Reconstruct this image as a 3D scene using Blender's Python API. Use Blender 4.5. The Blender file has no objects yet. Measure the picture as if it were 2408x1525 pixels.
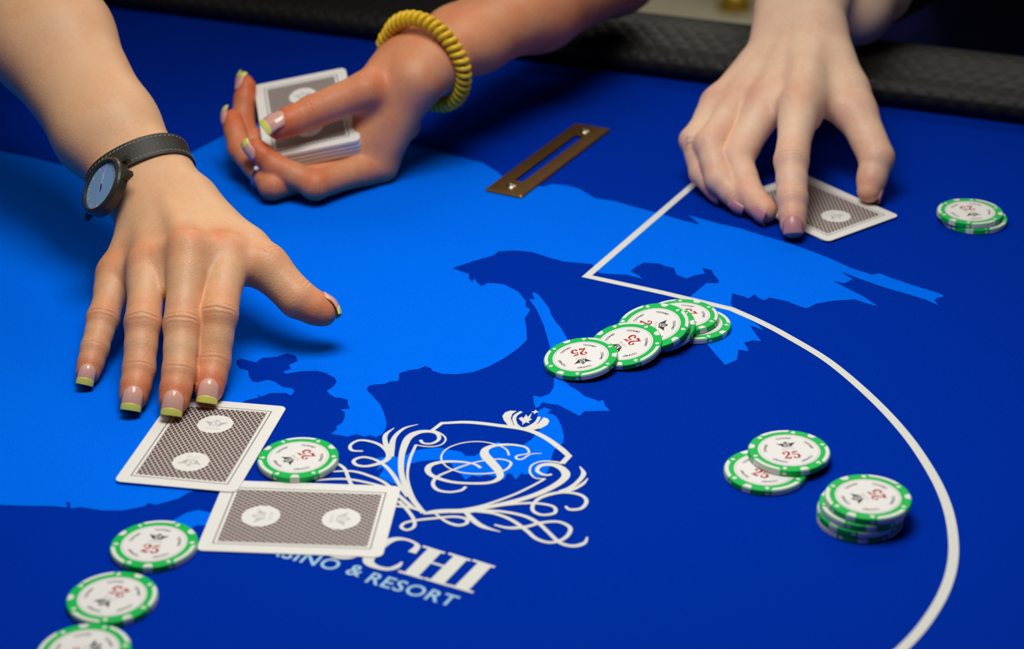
import bpy, bmesh, math, random
import numpy as np
from mathutils import Vector, Matrix
from mathutils.geometry import tessellate_polygon

scene = bpy.context.scene
random.seed(7)
# ------------------------------------------------------------------ units: millimetres on the felt plane, 760 mm above the floor
TABLE_Z = 0.76
def W3(p):
    return Vector((p[0]*0.001, p[1]*0.001, p[2]*0.001 + TABLE_Z))

# ------------------------------------------------------------------ camera (solved from the cards and chips)
FPX, PITCH, ROLL, CAMH = 4740.8, 0.467755275, -0.0174564790, 516.587
IW, IH = 2408, 1525
fwd = np.array([0, math.cos(PITCH), -math.sin(PITCH)])
_r = np.array([1.0, 0, 0]); _u = np.array([0, math.sin(PITCH), math.cos(PITCH)])
camr = math.cos(ROLL)*_r + math.sin(ROLL)*_u
camu = -math.sin(ROLL)*_r + math.cos(ROLL)*_u
CAM = np.array([0, 0, CAMH])
def ray(px, py):
    d = fwd + camr*(px-IW/2)/FPX - camu*(py-IH/2)/FPX
    return d/np.linalg.norm(d)
def at(px, py, z=0.0):
    d = ray(px, py); return CAM + d*((z-CAMH)/d[2])
def solve(prev, px, py, L, far=1):
    d = ray(px, py); t0 = (prev-CAM) @ d; q = CAM + d*t0
    k = max(0.0, L*L - ((q-prev) @ (q-prev)))
    return CAM + d*(t0 + far*math.sqrt(k))
def chain(tip, z, pts, Ls):
    P = [at(*tip, z)]
    for p, L in zip(pts, Ls): P.append(solve(P[-1], p[0], p[1], L, 1))
    return P

cam_data = bpy.data.cameras.new('camera')
cam = bpy.data.objects.new('camera', cam_data)
scene.collection.objects.link(cam)
M = Matrix.Identity(4)
for i in range(3):
    M[i][0] = camr[i]; M[i][1] = camu[i]; M[i][2] = -fwd[i]
M.translation = W3(CAM)
cam.matrix_world = M
cam_data.sensor_width = 36.0
cam_data.lens = FPX/IW*36.0
cam_data.clip_start = 0.02; cam_data.clip_end = 60
cam_data.dof.use_dof = True
cam_data.dof.focus_distance = float((at(1400, 835) - CAM) @ fwd)*0.001
cam_data.dof.aperture_fstop = 6.8
cam_data.dof.aperture_blades = 9
scene.camera = cam

# ------------------------------------------------------------------ light: ambient room light, overhead panels and an added far fill
world = bpy.data.worlds.new('world'); scene.world = world
world.use_nodes = True
bg = world.node_tree.nodes['Background']
bg.inputs[0].default_value = (1.0, 0.93, 0.84, 1); bg.inputs[1].default_value = 0.05
def area(name, loc, target, sx, sy, power, color, spread=180):
    L = bpy.data.lights.new(name, 'AREA'); L.shape = 'RECTANGLE'; L.size = sx; L.size_y = sy
    L.energy = power; L.color = color; L.spread = math.radians(spread)
    o = bpy.data.objects.new(name, L); scene.collection.objects.link(o)
    o.location = W3(loc)
    o.rotation_euler = (W3(target)-W3(loc)).to_track_quat('-Z', 'Y').to_euler()
    return o
area('table_lamp_panel', (-30, 905, 860), (20, 930, 0), 0.45, 0.36, 3.0, (1.0, 0.97, 0.925), 115)
area('ceiling_panel', (-900, 900, 1800), (0, 1100, 0), 1.0, 1.0, 2.2, (1.0, 0.94, 0.86), 160)
area('far_fill_panel', (500, 3300, 1750), (300, 3000, -760), 1.6, 1.2, 20, (1.0, 0.93, 0.82), 140)  # added fill lamp, no known fitting; brightens the carpet behind the table
vs = scene.view_settings
scene.display_settings.display_device = 'sRGB'
vs.view_transform = 'Standard'; vs.look = 'None'; vs.gamma = 1.0; vs.use_curve_mapping = False
vs.exposure = 0.0

# ------------------------------------------------------------------ helpers
def link(o, parent=None):
    scene.collection.objects.link(o)
    if parent is not None: o.parent = parent
    return o
def tag(o, label=None, cat=None, group=None, kind=None):
    if label: o['label'] = label
    if cat: o['category'] = cat
    if group: o['group'] = group
    if kind: o['kind'] = kind
    return o
def empty(name, loc=(0, 0, 0)):
    o = bpy.data.objects.new(name, None); o.empty_display_size = 0.02
    o.location = loc; return link(o)
def mesh_obj(name, verts, faces, mat, parent=None, smooth=False, loc=None):
    """verts in metres; with loc/parent they are local coordinates"""
    me = bpy.data.meshes.new(name)
    me.from_pydata([tuple(map(float, v)) for v in verts], [], [tuple(f) for f in faces]); me.update()
    if mat is not None: me.materials.append(mat)
    if smooth:
        me.polygons.foreach_set('use_smooth', [True]*len(me.polygons))
    o = bpy.data.objects.new(name, me)
    if loc is not None: o.location = loc
    return link(o, parent)
def mm(verts):
    return [(v[0]*.001, v[1]*.001, v[2]*.001) for v in verts]
def srgb(r, g, b):
    f = lambda c: (c/255/12.92) if c/255 <= 0.04045 else ((c/255+0.055)/1.055)**2.4
    return (f(r), f(g), f(b), 1.0)

# ------------------------------------------------------------------ materials
def material(name, color, rough=0.5, metal=0.0, spec=0.5, sheen=0.0):
    m = bpy.data.materials.new(name); m.use_nodes = True
    b = m.node_tree.nodes['Principled BSDF']
    b.inputs['Base Color'].default_value = color
    b.inputs['Roughness'].default_value = rough
    b.inputs['Metallic'].default_value = metal
    b.inputs['Specular IOR Level'].default_value = spec
    b.inputs['Sheen Weight'].default_value = sheen
    return m
def nodes(m):
    return m.node_tree.nodes, m.node_tree.links, m.node_tree.nodes['Principled BSDF']
def math_node(N, L, op, a, b=None, clamp=False):
    n = N.new('ShaderNodeMath'); n.operation = op; n.use_clamp = clamp
    for i, v in enumerate((a, b)):
        if v is None: continue
        if isinstance(v, (int, float)): n.inputs[i].default_value = v
        else: L.new(v, n.inputs[i])
    return n.outputs[0]
def add_grain(m, scale, amount, bump=0.0, bump_scale=None, dist=0.0005):
    """slight colour grain and bump from object-space noise"""
    N, L, b = nodes(m)
    tc = N.new('ShaderNodeTexCoord')
    nz = N.new('ShaderNodeTexNoise'); nz.inputs['Scale'].default_value = scale; nz.inputs['Detail'].default_value = 3
    L.new(tc.outputs['Object'], nz.inputs['Vector'])
    col = b.inputs['Base Color'].default_value[:]
    hs = N.new('ShaderNodeHueSaturation'); hs.inputs['Color'].default_value = col
    v = math_node(N, L, 'MULTIPLY_ADD', nz.outputs['Fac'], amount*2); v.node.inputs[2].default_value = 1-amount
    L.new(v, hs.inputs['Value']); L.new(hs.outputs[0], b.inputs['Base Color'])
    if bump:
        n2 = N.new('ShaderNodeTexNoise'); n2.inputs['Scale'].default_value = bump_scale or scale; n2.inputs['Detail'].default_value = 4
        L.new(tc.outputs['Object'], n2.inputs['Vector'])
        bp = N.new('ShaderNodeBump'); bp.inputs['Strength'].default_value = bump; bp.inputs['Distance'].default_value = dist
        L.new(n2.outputs['Fac'], bp.inputs['Height']); L.new(bp.outputs[0], b.inputs['Normal'])
    return m

MAT = {}
MAT['felt'] = add_grain(material('dark_blue_felt', (0.0006, 0.029, 0.385, 1), 0.95, spec=0.0), 850, 0.32, 0.5, 1500, 0.0006)
MAT['felt_light'] = add_grain(material('light_blue_print', (0.0006, 0.158, 0.97, 1), 0.95, spec=0.0), 850, 0.2, 0.5, 1500, 0.0006)
MAT['felt_white'] = add_grain(material('white_print', srgb(226, 228, 222), 0.9, spec=0.12), 900, 0.06, 0.5, 1500, 0.0006)
MAT['felt_text'] = add_grain(material('pale_lettering', srgb(168, 212, 236), 0.9, spec=0.12), 900, 0.06, 0.5, 1500, 0.0006)
MAT['leather'] = material('black_leather', srgb(33, 32, 29), 0.55, spec=0.3)
MAT['brass'] = add_grain(material('dull_brass', srgb(150, 112, 62), 0.34, 0.85), 300, 0.15, 0.15, 900, 0.0003)
MAT['screw'] = material('steel_screw', srgb(215, 210, 190), 0.25, 1.0)
MAT['green'] = material('green_chip_plastic', srgb(0, 188, 82), 0.5, spec=0.2)
MAT['chip_white'] = material('white_chip_plastic', srgb(232, 230, 228), 0.45, spec=0.4)
MAT['label'] = material('white_chip_label', srgb(236, 235, 233), 0.5, spec=0.3)
MAT['red_ink'] = material('red_ink', srgb(176, 28, 36), 0.6, spec=0.2)
MAT['black_ink'] = material('black_ink', srgb(44, 44, 34), 0.6, spec=0.2)
MAT['grey_ink'] = material('grey_ink', srgb(150, 150, 145), 0.6, spec=0.2)
MAT['pale_ink'] = material('pale_grey_ink', srgb(188, 188, 188), 0.6, spec=0.2)
MAT['card_edge'] = material('white_card_stock', srgb(236, 235, 230), 0.45, spec=0.35)
MAT['wood'] = add_grain(material('table_wood', srgb(40, 26, 18), 0.5), 20, 0.3)
MAT['under'] = material('table_underside', srgb(25, 25, 28), 0.8)
MAT['black_cloth'] = add_grain(material('black_cloth', srgb(15, 14, 14), 0.9, spec=0.15, sheen=0.0), 300, 0.3, 0.3, 700, 0.001)
MAT['navy_cloth'] = add_grain(material('navy_cloth', srgb(66, 70, 165), 0.9, spec=0.15), 300, 0.3, 0.3, 700, 0.001)
MAT['carpet'] = add_grain(material('grey_carpet', srgb(176, 172, 150), 0.95, spec=0.1), 60, 0.25, 0.6, 300, 0.003)
MAT['post'] = material('yellow_brass_post', srgb(196, 160, 50), 0.35, 0.6)
MAT['yellow_coil'] = material('yellow_plastic_coil', srgb(238, 196, 30), 0.35, spec=0.5)
MAT['yellow_coil'].node_tree.nodes['Principled BSDF'].inputs['Subsurface Weight'].default_value = 0.15
MAT['yellow_coil'].node_tree.nodes['Principled BSDF'].inputs['Subsurface Radius'].default_value = (0.003, 0.002, 0.0005)
MAT['strap'] = add_grain(material('black_leather_strap', srgb(38, 34, 26), 0.55), 400, 0.2, 0.4, 900, 0.0004)
MAT['stitch'] = material('grey_thread', srgb(150, 150, 142), 0.8)
MAT['case'] = material('dark_grey_watch_case', srgb(58, 58, 50), 0.3, 0.2, spec=0.6)
MAT['dial'] = material('blue_dial', srgb(150, 192, 238), 0.35, 0.0)  # blue lightened in the colour itself to stand in for sky-blue reflections
MAT['marker'] = material('white_dial_print', srgb(225, 232, 245), 0.5)
MAT['copper'] = material('copper_watch_hand', srgb(130, 95, 70), 0.3, 0.7)
MAT['gem'] = material('white_stone', srgb(245, 245, 245), 0.15)
MAT['silver'] = material('silver', srgb(200, 200, 200), 0.25, 1.0)
g = material('watch_glass', (1, 1, 1, 1), 0.04)
N, L, b = nodes(g)
tr = N.new('ShaderNodeBsdfTransparent'); gl = N.new('ShaderNodeBsdfGlossy'); gl.inputs['Roughness'].default_value = 0.08
fr_ = N.new('ShaderNodeLayerWeight'); fr_.inputs['Blend'].default_value = 0.25
mx = N.new('ShaderNodeMixShader'); ff_ = math_node(N, L, 'MULTIPLY_ADD', fr_.outputs['Facing'], 0.35); ff_.node.inputs[2].default_value = 0.05; L.new(ff_, mx.inputs[0]); L.new(tr.outputs[0], mx.inputs[1]); L.new(gl.outputs[0], mx.inputs[2])
L.new(mx.outputs[0], [n for n in N if n.type == 'OUTPUT_MATERIAL'][0].inputs['Surface'])
MAT['glass'] = g

def skin(name, base, flush):
    m = material(name, base, 0.48, spec=0.38)
    N, L, b = nodes(m)
    tc = N.new('ShaderNodeTexCoord')
    nz = N.new('ShaderNodeTexNoise'); nz.inputs['Scale'].default_value = 45; nz.inputs['Detail'].default_value = 5
    L.new(tc.outputs['Object'], nz.inputs['Vector'])
    at_f = N.new('ShaderNodeAttribute'); at_f.attribute_name = 'flush'
    mix = N.new('ShaderNodeMix'); mix.data_type = 'RGBA'
    mix.inputs['A'].default_value = base; mix.inputs['B'].default_value = flush
    jit = math_node(N, L, 'SUBTRACT', nz.outputs['Fac'], 0.5)
    jit = math_node(N, L, 'MULTIPLY', jit, 0.6)
    n5 = N.new('ShaderNodeTexNoise'); n5.inputs['Scale'].default_value = 380; n5.inputs['Detail'].default_value = 3
    L.new(tc.outputs['Object'], n5.inputs['Vector'])
    j5 = math_node(N, L, 'MULTIPLY', math_node(N, L, 'SUBTRACT', n5.outputs['Fac'], 0.5), 0.45)
    jit = math_node(N, L, 'ADD', jit, j5)
    fac = math_node(N, L, 'ADD', at_f.outputs['Fac'], jit, clamp=True)
    L.new(fac, mix.inputs['Factor']); L.new(mix.outputs['Result'], b.inputs['Base Color'])
    b.inputs['Subsurface Weight'].default_value = 0.2
    b.inputs['Subsurface Radius'].default_value = (0.008, 0.003, 0.0012)
    b.inputs['Subsurface Scale'].default_value = 1.0
    # fine skin relief plus creases over the finger joints
    ws = N.new('ShaderNodeAttribute'); ws.attribute_name = 'crease_pos'
    ww = N.new('ShaderNodeAttribute'); ww.attribute_name = 'crease_amt'
    n3 = N.new('ShaderNodeTexNoise'); n3.inputs['Scale'].default_value = 160; n3.inputs['Detail'].default_value = 2
    L.new(tc.outputs['Object'], n3.inputs['Vector'])
    wob = math_node(N, L, 'MULTIPLY', n3.outputs['Fac'], 5.0)
    ph = math_node(N, L, 'MULTIPLY', ws.outputs['Fac'], 2.2)
    ph = math_node(N, L, 'ADD', ph, wob)
    sn = math_node(N, L, 'SINE', ph)
    sn = math_node(N, L, 'MULTIPLY', sn, ww.outputs['Fac'])
    vor = N.new('ShaderNodeTexVoronoi'); vor.inputs['Scale'].default_value = 900
    L.new(tc.outputs['Object'], vor.inputs['Vector'])
    pore = math_node(N, L, 'MULTIPLY', vor.outputs['Distance'], 0.35)
    hsum = math_node(N, L, 'ADD', sn, pore)
    big = math_node(N, L, 'MULTIPLY', n3.outputs['Fac'], 0.5)
    hsum = math_node(N, L, 'ADD', hsum, big)
    bp = N.new('ShaderNodeBump'); bp.inputs['Strength'].default_value = 0.7; bp.inputs['Distance'].default_value = 0.0004
    L.new(hsum, bp.inputs['Height']); L.new(bp.outputs[0], b.inputs['Normal'])
    return m
MAT['skin_dealer'] = skin('dealer_skin', srgb(226, 178, 136), srgb(218, 110, 62))
MAT['skin_player'] = skin('player_skin', srgb(244, 208, 178), srgb(218, 134, 106))
MAT['nail_pink'] = material('pink_nail', srgb(226, 172, 156), 0.15, spec=0.6)
MAT['nail_plain'] = material('bare_nail', srgb(196, 136, 138), 0.35, spec=0.5)
MAT['nail_yellow'] = material('yellow_nail_polish', srgb(234, 234, 112), 0.22, spec=0.55)

# leather weave
N, L, b = nodes(MAT['leather'])
uvn = N.new('ShaderNodeUVMap'); uvn.uv_map = 'UVMap'
sep = N.new('ShaderNodeSeparateXYZ'); L.new(uvn.outputs[0], sep.inputs[0])
def tri(v, p):
    x = math_node(N, L, 'DIVIDE', v, p); x = math_node(N, L, 'FRACT', x)
    x = math_node(N, L, 'SUBTRACT', x, 0.5); return math_node(N, L, 'ABSOLUTE', x)
sm = math_node(N, L, 'ADD', sep.outputs[0], sep.outputs[1]); df = math_node(N, L, 'SUBTRACT', sep.outputs[0], sep.outputs[1])
wv = math_node(N, L, 'MAXIMUM', tri(sm, 15.0), tri(df, 15.0))
bp = N.new('ShaderNodeBump'); bp.inputs['Strength'].default_value = 0.45; bp.inputs['Distance'].default_value = 0.003
L.new(wv, bp.inputs['Height']); L.new(bp.outputs[0], b.inputs['Normal'])

# printed card back: lattice, border line, two white roundels  (UV in millimetres from the card centre)
def card_back():
    m = material('card_back_print', srgb(236, 235, 230), 0.42, spec=0.35)
    N, L, b = nodes(m)
    uvn = N.new('ShaderNodeUVMap'); uvn.uv_map = 'UVMap'
    sep = N.new('ShaderNodeSeparateXYZ'); L.new(uvn.outputs[0], sep.inputs[0])
    u, v = sep.outputs[0], sep.outputs[1]
    def tri(x):
        x = math_node(N, L, 'FRACT', x); x = math_node(N, L, 'SUBTRACT', x, 0.5); return math_node(N, L, 'ABSOLUTE', x)
    a = math_node(N, L, 'DIVIDE', u, 2.75); c = math_node(N, L, 'DIVIDE', v, 3.9)
    t1 = tri(math_node(N, L, 'ADD', a, c)); t2 = tri(math_node(N, L, 'SUBTRACT', a, c))
    mn = math_node(N, L, 'MAXIMUM', t1, t2)                      # 0.5 on the strands
    def step(x, lo, hi):
        n = N.new('ShaderNodeMapRange'); n.clamp = True
        n.inputs['From Min'].default_value = lo; n.inputs['From Max'].default_value = hi
        L.new(x, n.inputs['Value']); return n.outputs[0]
    strand = step(mn, 0.38, 0.45)
    au = math_node(N, L, 'ABSOLUTE', u); av = math_node(N, L, 'ABSOLUTE', v)
    def box(hu, hv):                                              # 1 inside
        d = math_node(N, L, 'MAXIMUM', math_node(N, L, 'SUBTRACT', au, hu), math_node(N, L, 'SUBTRACT', av, hv))
        return math_node(N, L, 'LESS_THAN', d, 0.0)
    inner = box(23.2, 35.6)
    line = math_node(N, L, 'SUBTRACT', box(25.2, 37.6), box(24.7, 37.1))
    dv = math_node(N, L, 'SUBTRACT', av, 19.5)
    rr = math_node(N, L, 'SQRT', math_node(N, L, 'ADD', math_node(N, L, 'MULTIPLY', u, u), math_node(N, L, 'MULTIPLY', dv, dv)))
    disc = math_node(N, L, 'LESS_THAN', rr, 9.3)
    dark = math_node(N, L, 'SUBTRACT', 1.0, strand)
    dark = math_node(N, L, 'MULTIPLY', dark, inner)
    dark = math_node(N, L, 'MULTIPLY', dark, math_node(N, L, 'SUBTRACT', 1.0, disc))
    inn2 = math_node(N, L, 'MULTIPLY', math_node(N, L, 'MULTIPLY', strand, inner), math_node(N, L, 'SUBTRACT', 1.0, disc))
    mix1 = N.new('ShaderNodeMix'); mix1.data_type = 'RGBA'
    mix1.inputs['A'].default_value = srgb(236, 235, 230); mix1.inputs['B'].default_value = srgb(62, 43, 42); L.new(dark, mix1.inputs['Factor'])
    mix2 = N.new('ShaderNodeMix'); mix2.data_type = 'RGBA'
    L.new(mix1.outputs['Result'], mix2.inputs['A']); mix2.inputs['B'].default_value = srgb(224, 212, 206); L.new(inn2, mix2.inputs['Factor'])
    mix3 = N.new('ShaderNodeMix'); mix3.data_type = 'RGBA'
    L.new(mix2.outputs['Result'], mix3.inputs['A']); mix3.inputs['B'].default_value = srgb(60, 56, 54); L.new(line, mix3.inputs['Factor'])
    L.new(mix3.outputs['Result'], b.inputs['Base Color'])
    return m
MAT['card_back'] = card_back()

# ------------------------------------------------------------------ flat print helpers
def catmull(P, n=10, closed=False):
    P = [np.array(p, float) for p in P]; out = []; k = len(P)
    rng = range(k) if closed else range(k-1)
    for i in rng:
        if closed: p0, p1, p2, p3 = P[i-1], P[i], P[(i+1) % k], P[(i+2) % k]
        else:
            p1, p2 = P[i], P[i+1]
            p0 = P[i-1] if i > 0 else 2*p1-p2
            p3 = P[i+2] if i+2 < k else 2*p2-p1
        for j in range(n):
            t = j/n
            out.append(0.5*((2*p1)+(-p0+p2)*t+(2*p0-5*p1+4*p2-p3)*t*t+(-p0+3*p1-3*p2+p3)*t**3))
    if not closed: out.append(P[-1])
    return np.array(out)
class Flat:
    """collects flat shapes lying in one plane (mm)"""
    def __init__(s, z): s.v = []; s.f = []; s.z = z; s.z0 = z; s.nn = 0; s.ramp = 0.0
    def bump(s): s.nn += 1; s.z = s.z0+0.004*(s.nn % 40)   # strokes that cross lie a hair apart
    def poly(s, P):
        P = [(float(p[0]), float(p[1])) for p in P]; o = len(s.v); s.bump()
        s.v += [(x, y, s.z) for x, y in P]
        for t in tessellate_polygon([[Vector((x, y, 0)) for x, y in P]]):
            a, b_, c = [P[i] for i in t]
            cr = (b_[0]-a[0])*(c[1]-a[1])-(b_[1]-a[1])*(c[0]-a[0])
            s.f.append(tuple(o+i for i in (t if cr > 0 else t[::-1])))
    def ribbon(s, P, w, smooth=True, n=10, closed=False):
        """w: one width or a list spread along the stroke"""
        if np.isscalar(w): w = [w, w]
        s.bump()
        Q = catmull([p[:2] for p in P], n, closed) if smooth else np.array([p[:2] for p in P], float)
        if not closed: Q = Q[np.concatenate([[True], np.linalg.norm(np.diff(Q, axis=0), axis=1) > 1e-6])]
        k = len(Q)
        if closed: T = np.roll(Q, -1, 0)-np.roll(Q, 1, 0)
        else: T = np.gradient(Q, axis=0)
        T /= np.linalg.norm(T, axis=1)[:, None]+1e-9
        Nn = np.stack([-T[:, 1], T[:, 0]], 1)
        ww = np.interp(np.linspace(0, 1, k), np.linspace(0, 1, len(w)), w)
        if not smooth and not closed:                      # mitred corners
            for i in range(1, k-1):
                a = Q[i]-Q[i-1]; b_ = Q[i+1]-Q[i]; a /= np.linalg.norm(a); b_ /= np.linalg.norm(b_)
                m_ = np.array([-(a+b_)[1], (a+b_)[0]]); m_ /= np.linalg.norm(m_)
                Nn[i] = m_/max(0.3, abs(m_ @ np.array([-a[1], a[0]])))
        o = len(s.v)
        for j, (q, nn, x) in enumerate(zip(Q, Nn, ww)):
            zz = s.z+0.12*j/k*(0.0 if closed else s.ramp)
            s.v.append((q[0]-nn[0]*x/2, q[1]-nn[1]*x/2, zz)); s.v.append((q[0]+nn[0]*x/2, q[1]+nn[1]*x/2, zz))
        for i in range(k if closed else k-1):
            a = o+2*i; b_ = o+2*((i+1) % k)
            s.f.append((a, b_, b_+1, a+1))
    def build(s, name, mat, parent=None, loc=None):
        return mesh_obj(name, mm(s.v), s.f, mat, parent, loc=loc)
def text_tris(txt, size=1.0, bold=0.0, spacing=1.0, shear=0.0):
    """built-in font text as (verts Nx2, faces)"""
    cu = bpy.data.curves.new('lettering', 'FONT'); cu.body = txt; cu.size = size
    cu.offset = bold; cu.space_character = spacing; cu.shear = shear; cu.resolution_u = 3
    o = bpy.data.objects.new('lettering', cu); scene.collection.objects.link(o)
    bpy.context.view_layer.update()
    me = o.to_mesh()
    V = np.array([v.co[:2] for v in me.vertices]).reshape(-1, 2); F = [tuple(p.vertices) for p in me.polygons]
    o.to_mesh_clear(); bpy.data.objects.remove(o); bpy.data.curves.remove(cu)
    return V, F
# ------------------------------------------------------------------ room shell
def box(name, lo, hi, mat, parent=None, loc=None):
    x0, y0, z0 = lo; x1, y1, z1 = hi
    v = [(x0,y0,z0),(x1,y0,z0),(x1,y1,z0),(x0,y1,z0),(x0,y0,z1),(x1,y0,z1),(x1,y1,z1),(x0,y1,z1)]
    f = [(0,3,2,1),(4,5,6,7),(0,1,5,4),(1,2,6,5),(2,3,7,6),(3,0,4,7)]
    return mesh_obj(name, v, f, mat, parent, loc=loc)
tag(box('floor', (-4, -2.2, -0.05), (4, 6.5, 0.0), MAT['carpet']), kind='structure')
MAT['wall'] = add_grain(material('warm_grey_wall', srgb(172, 166, 152), 0.9, spec=0.2), 8, 0.08)
for nm, lo, hi in (('wall_back', (-4.1, 6.5, -0.05), (4.1, 6.6, 3.0)), ('wall_front', (-4.1, -2.3, -0.05), (4.1, -2.2, 3.0)),
                   ('wall_left', (-4.1, -2.2, -0.05), (-4.0, 6.5, 3.0)), ('wall_right', (4.0, -2.2, -0.05), (4.1, 6.5, 3.0)), ('ceiling', (-4.1, -2.3, 3.0), (4.1, 6.6, 3.1))):
    tag(box(nm, lo, hi, MAT['wall']), kind='structure')

# ------------------------------------------------------------------ poker table
U = np.array([0.916, -0.402]); Vv = np.array([0.402, 0.916])       # long axis, axis towards the dealer's side
def uv2xy(u, v): p = U*u+Vv*v; return (p[0], p[1])
U0, U1, V0, V1, RC = -1500.0, 620.0, 250.0, 1350.0, 300.0
def stadium(off, n=20):
    """rounded outline, off = distance outwards (mm)"""
    out = []
    for cu_, cv_, a0 in ((U1-RC, V1-RC, 0), (U0+RC, V1-RC, 90), (U0+RC, V0+RC, 180), (U1-RC, V0+RC, 270)):
        for i in range(n+1):
            a = math.radians(a0+90*i/n)
            out.append(uv2xy(cu_+(RC+off)*math.cos(a), cv_+(RC+off)*math.sin(a)))
    return out
tcx, tcy = uv2xy((U0+U1)/2, (V0+V1)/2)
table = tag(empty('poker_table', (tcx*.001, tcy*.001, 0)), 'blue felt poker table with printed map, white line and crest under the cards', 'table')
TL = (-tcx*.001, -tcy*.001, TABLE_Z)
o = stadium(12); k = len(o)
v = [(x, y, 0) for x, y in o]+[(x, y, -18) for x, y in o]
f = [tuple(range(k))]+[(i, i+k, (i+1) % k+k, (i+1) % k) for i in range(k)]
mesh_obj('felt', mm(v), f, MAT['felt'], table, loc=TL)
o2 = stadium(90); v = [(x, y, -19) for x, y in o2]+[(x, y, -60) for x, y in o2]
f = [tuple(range(k)), tuple(range(2*k-1, k-1, -1))]+[(i, i+k, (i+1) % k+k, (i+1) % k) for i in range(k)]
mesh_obj('apron', mm(v), f, MAT['under'], table, loc=TL)
for uu in (U0+480, U1-480):
    x, y = uv2xy(uu, (V0+V1)/2)
    ring = []
    for rr, zz in ((260, -760), (260, -735), (90, -700), (70, -400), (90, -110), (200, -60)):
        ring.append((rr, zz))
    vv = []; ff = []; ns = 24
    for rr, zz in ring:
        for i in range(ns): a = 2*math.pi*i/ns; vv.append((x+rr*math.cos(a), y+rr*math.sin(a), zz))
    for j in range(len(ring)-1):
        for i in range(ns): a = j*ns+i; b_ = j*ns+(i+1) % ns; ff.append((a, b_, b_+ns, a+ns))
    ff.append(tuple(range(ns))[::-1])
    mesh_obj('pedestal', mm(vv), ff, MAT['wood'], table, smooth=True, loc=TL)

# padded rail (profile: distance outwards, height)
prof = [(8, -20), (5, -6), (1, 1), (-4, 8), (-4, 15), (3, 22), (18, 27), (30, 30.5), (43, 31.5), (57, 30), (70, 25), (80, 17), (86, 6), (88, -8), (86, -30), (78, -45)]
prof = [tuple(p) for p in catmull(prof, 3)]
rings = []
npt = 60
vv = []; ff = []; uvs = []
base = stadium(0, 24)
# even resampling of straight sides so the weave keeps its size
path = []
for i in range(len(base)):
    a = np.array(base[i]); b_ = np.array(base[(i+1) % len(base)]); d = np.linalg.norm(b_-a)
    s_ = max(1, int(d/60))
    for j in range(s_): path.append(a+(b_-a)*j/s_)
path = np.array(path); kk = len(path)
Tn = np.roll(path, -1, 0)-np.roll(path, 1, 0); Tn /= np.linalg.norm(Tn, axis=1)[:, None]
Nn = np.stack([Tn[:, 1], -Tn[:, 0]], 1)
arc = np.concatenate([[0], np.cumsum(np.linalg.norm(np.diff(np.vstack([path, path[:1]]), axis=0), axis=1))])
pl = np.concatenate([[0], np.cumsum([math.hypot(prof[i+1][0]-prof[i][0], prof[i+1][1]-prof[i][1]) for i in range(len(prof)-1)])])
npf = len(prof)
for i in range(kk):
    for d, z in prof: vv.append((path[i][0]+Nn[i][0]*d, path[i][1]+Nn[i][1]*d, z))
loops = []
for i in range(kk):
    for j in range(npf-1):
        a = i*npf+j; b_ = ((i+1) % kk)*npf+j
        ff.append((a, b_, b_+1, a+1)); loops.append(((arc[i], pl[j]), (arc[i+1], pl[j]), (arc[i+1], pl[j+1]), (arc[i], pl[j+1])))
rail = mesh_obj('padded_rail', mm(vv), ff, MAT['leather'], table, smooth=True, loc=TL)
tag(rail, 'black textured leather rail around the felt')
uvl = rail.data.uv_layers.new(name='UVMap')
uvl.data.foreach_set('uv', np.array(loops, dtype='f').ravel())

# ------------------------------------------------------------------ prints on the felt (pixel outlines brought down to the felt plane)
def P2(pts): return [tuple(at(x, y)[:2]) for x, y in pts]
def crop(pts, s, ox, oy): return [(ox+x/s, oy+y/s) for x, y in pts]
top_edge = [(-420,1120),(-380,1040),(-520,960),(-470,860),(-600,760),(-520,650),(-640,560),(-540,480),(-600,400),(-420,350),(-320,320),(-150,335),(0,356),(70,370),(147,389),(230,405),(330,402),(441,364),(532,316),(620,290),(760,300),(880,322),(955,339),(1030,354),(1070,367),(1135,383),(1172,406),(1185,420),(1230,432),(1276,439),(1299,433),(1332,436),(1362,444),(1379,454),(1399,466),(1449,474),(1500,489),(1560,505),(1600,517),(1647,529),(1630,514),(1617,506),(1640,512),(1690,526),(1740,537),(1800,556),(1850,570),(1900,588),(1950,607),(2000,630),(2050,646),(2068,643),(2100,655),(2150,672),(2190,684),(2214,692),(2220,697),(2203,701),(2197,706),(2207,718),(2175,704),(2130,690),(2080,676),(2020,655),(1976,638),(1990,648),(2006,656),(1985,666),(1958,660),(1990,677),(2030,697),(2064,720),(2040,714),(2010,704),(1960,707),(1920,714),(1897,725),(1880,720),(1850,708),(1810,700),(1797,706),(1782,700),(1775,692),(1760,702),(1748,697),(1722,690),(1718,714),(1728,728),(1752,738),(1762,752),(1782,763),(1795,777),(1778,770),(1763,765),(1775,782),(1790,803),(1770,800),(1750,806),(1761,826),(1736,822),(1733,846),(1705,858),(1682,832),(1655,800),(1610,740)]
bay = [(1625,696),(1661,666),(1689,666),(1691,660),(1678,645),(1674,635),(1650,630),(1658,643),(1631,648),(1615,655),(1591,646),(1585,630),(1565,626),(1551,620),(1513,618),(1498,626),(1482,638),(1498,646),(1512,656),(1475,646),(1442,645),(1409,642),(1392,621),(1359,618),(1326,615),(1292,606),(1252,593),(1213,589),(1173,591),(1159,601),(1110,615),(1063,631)]
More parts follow.
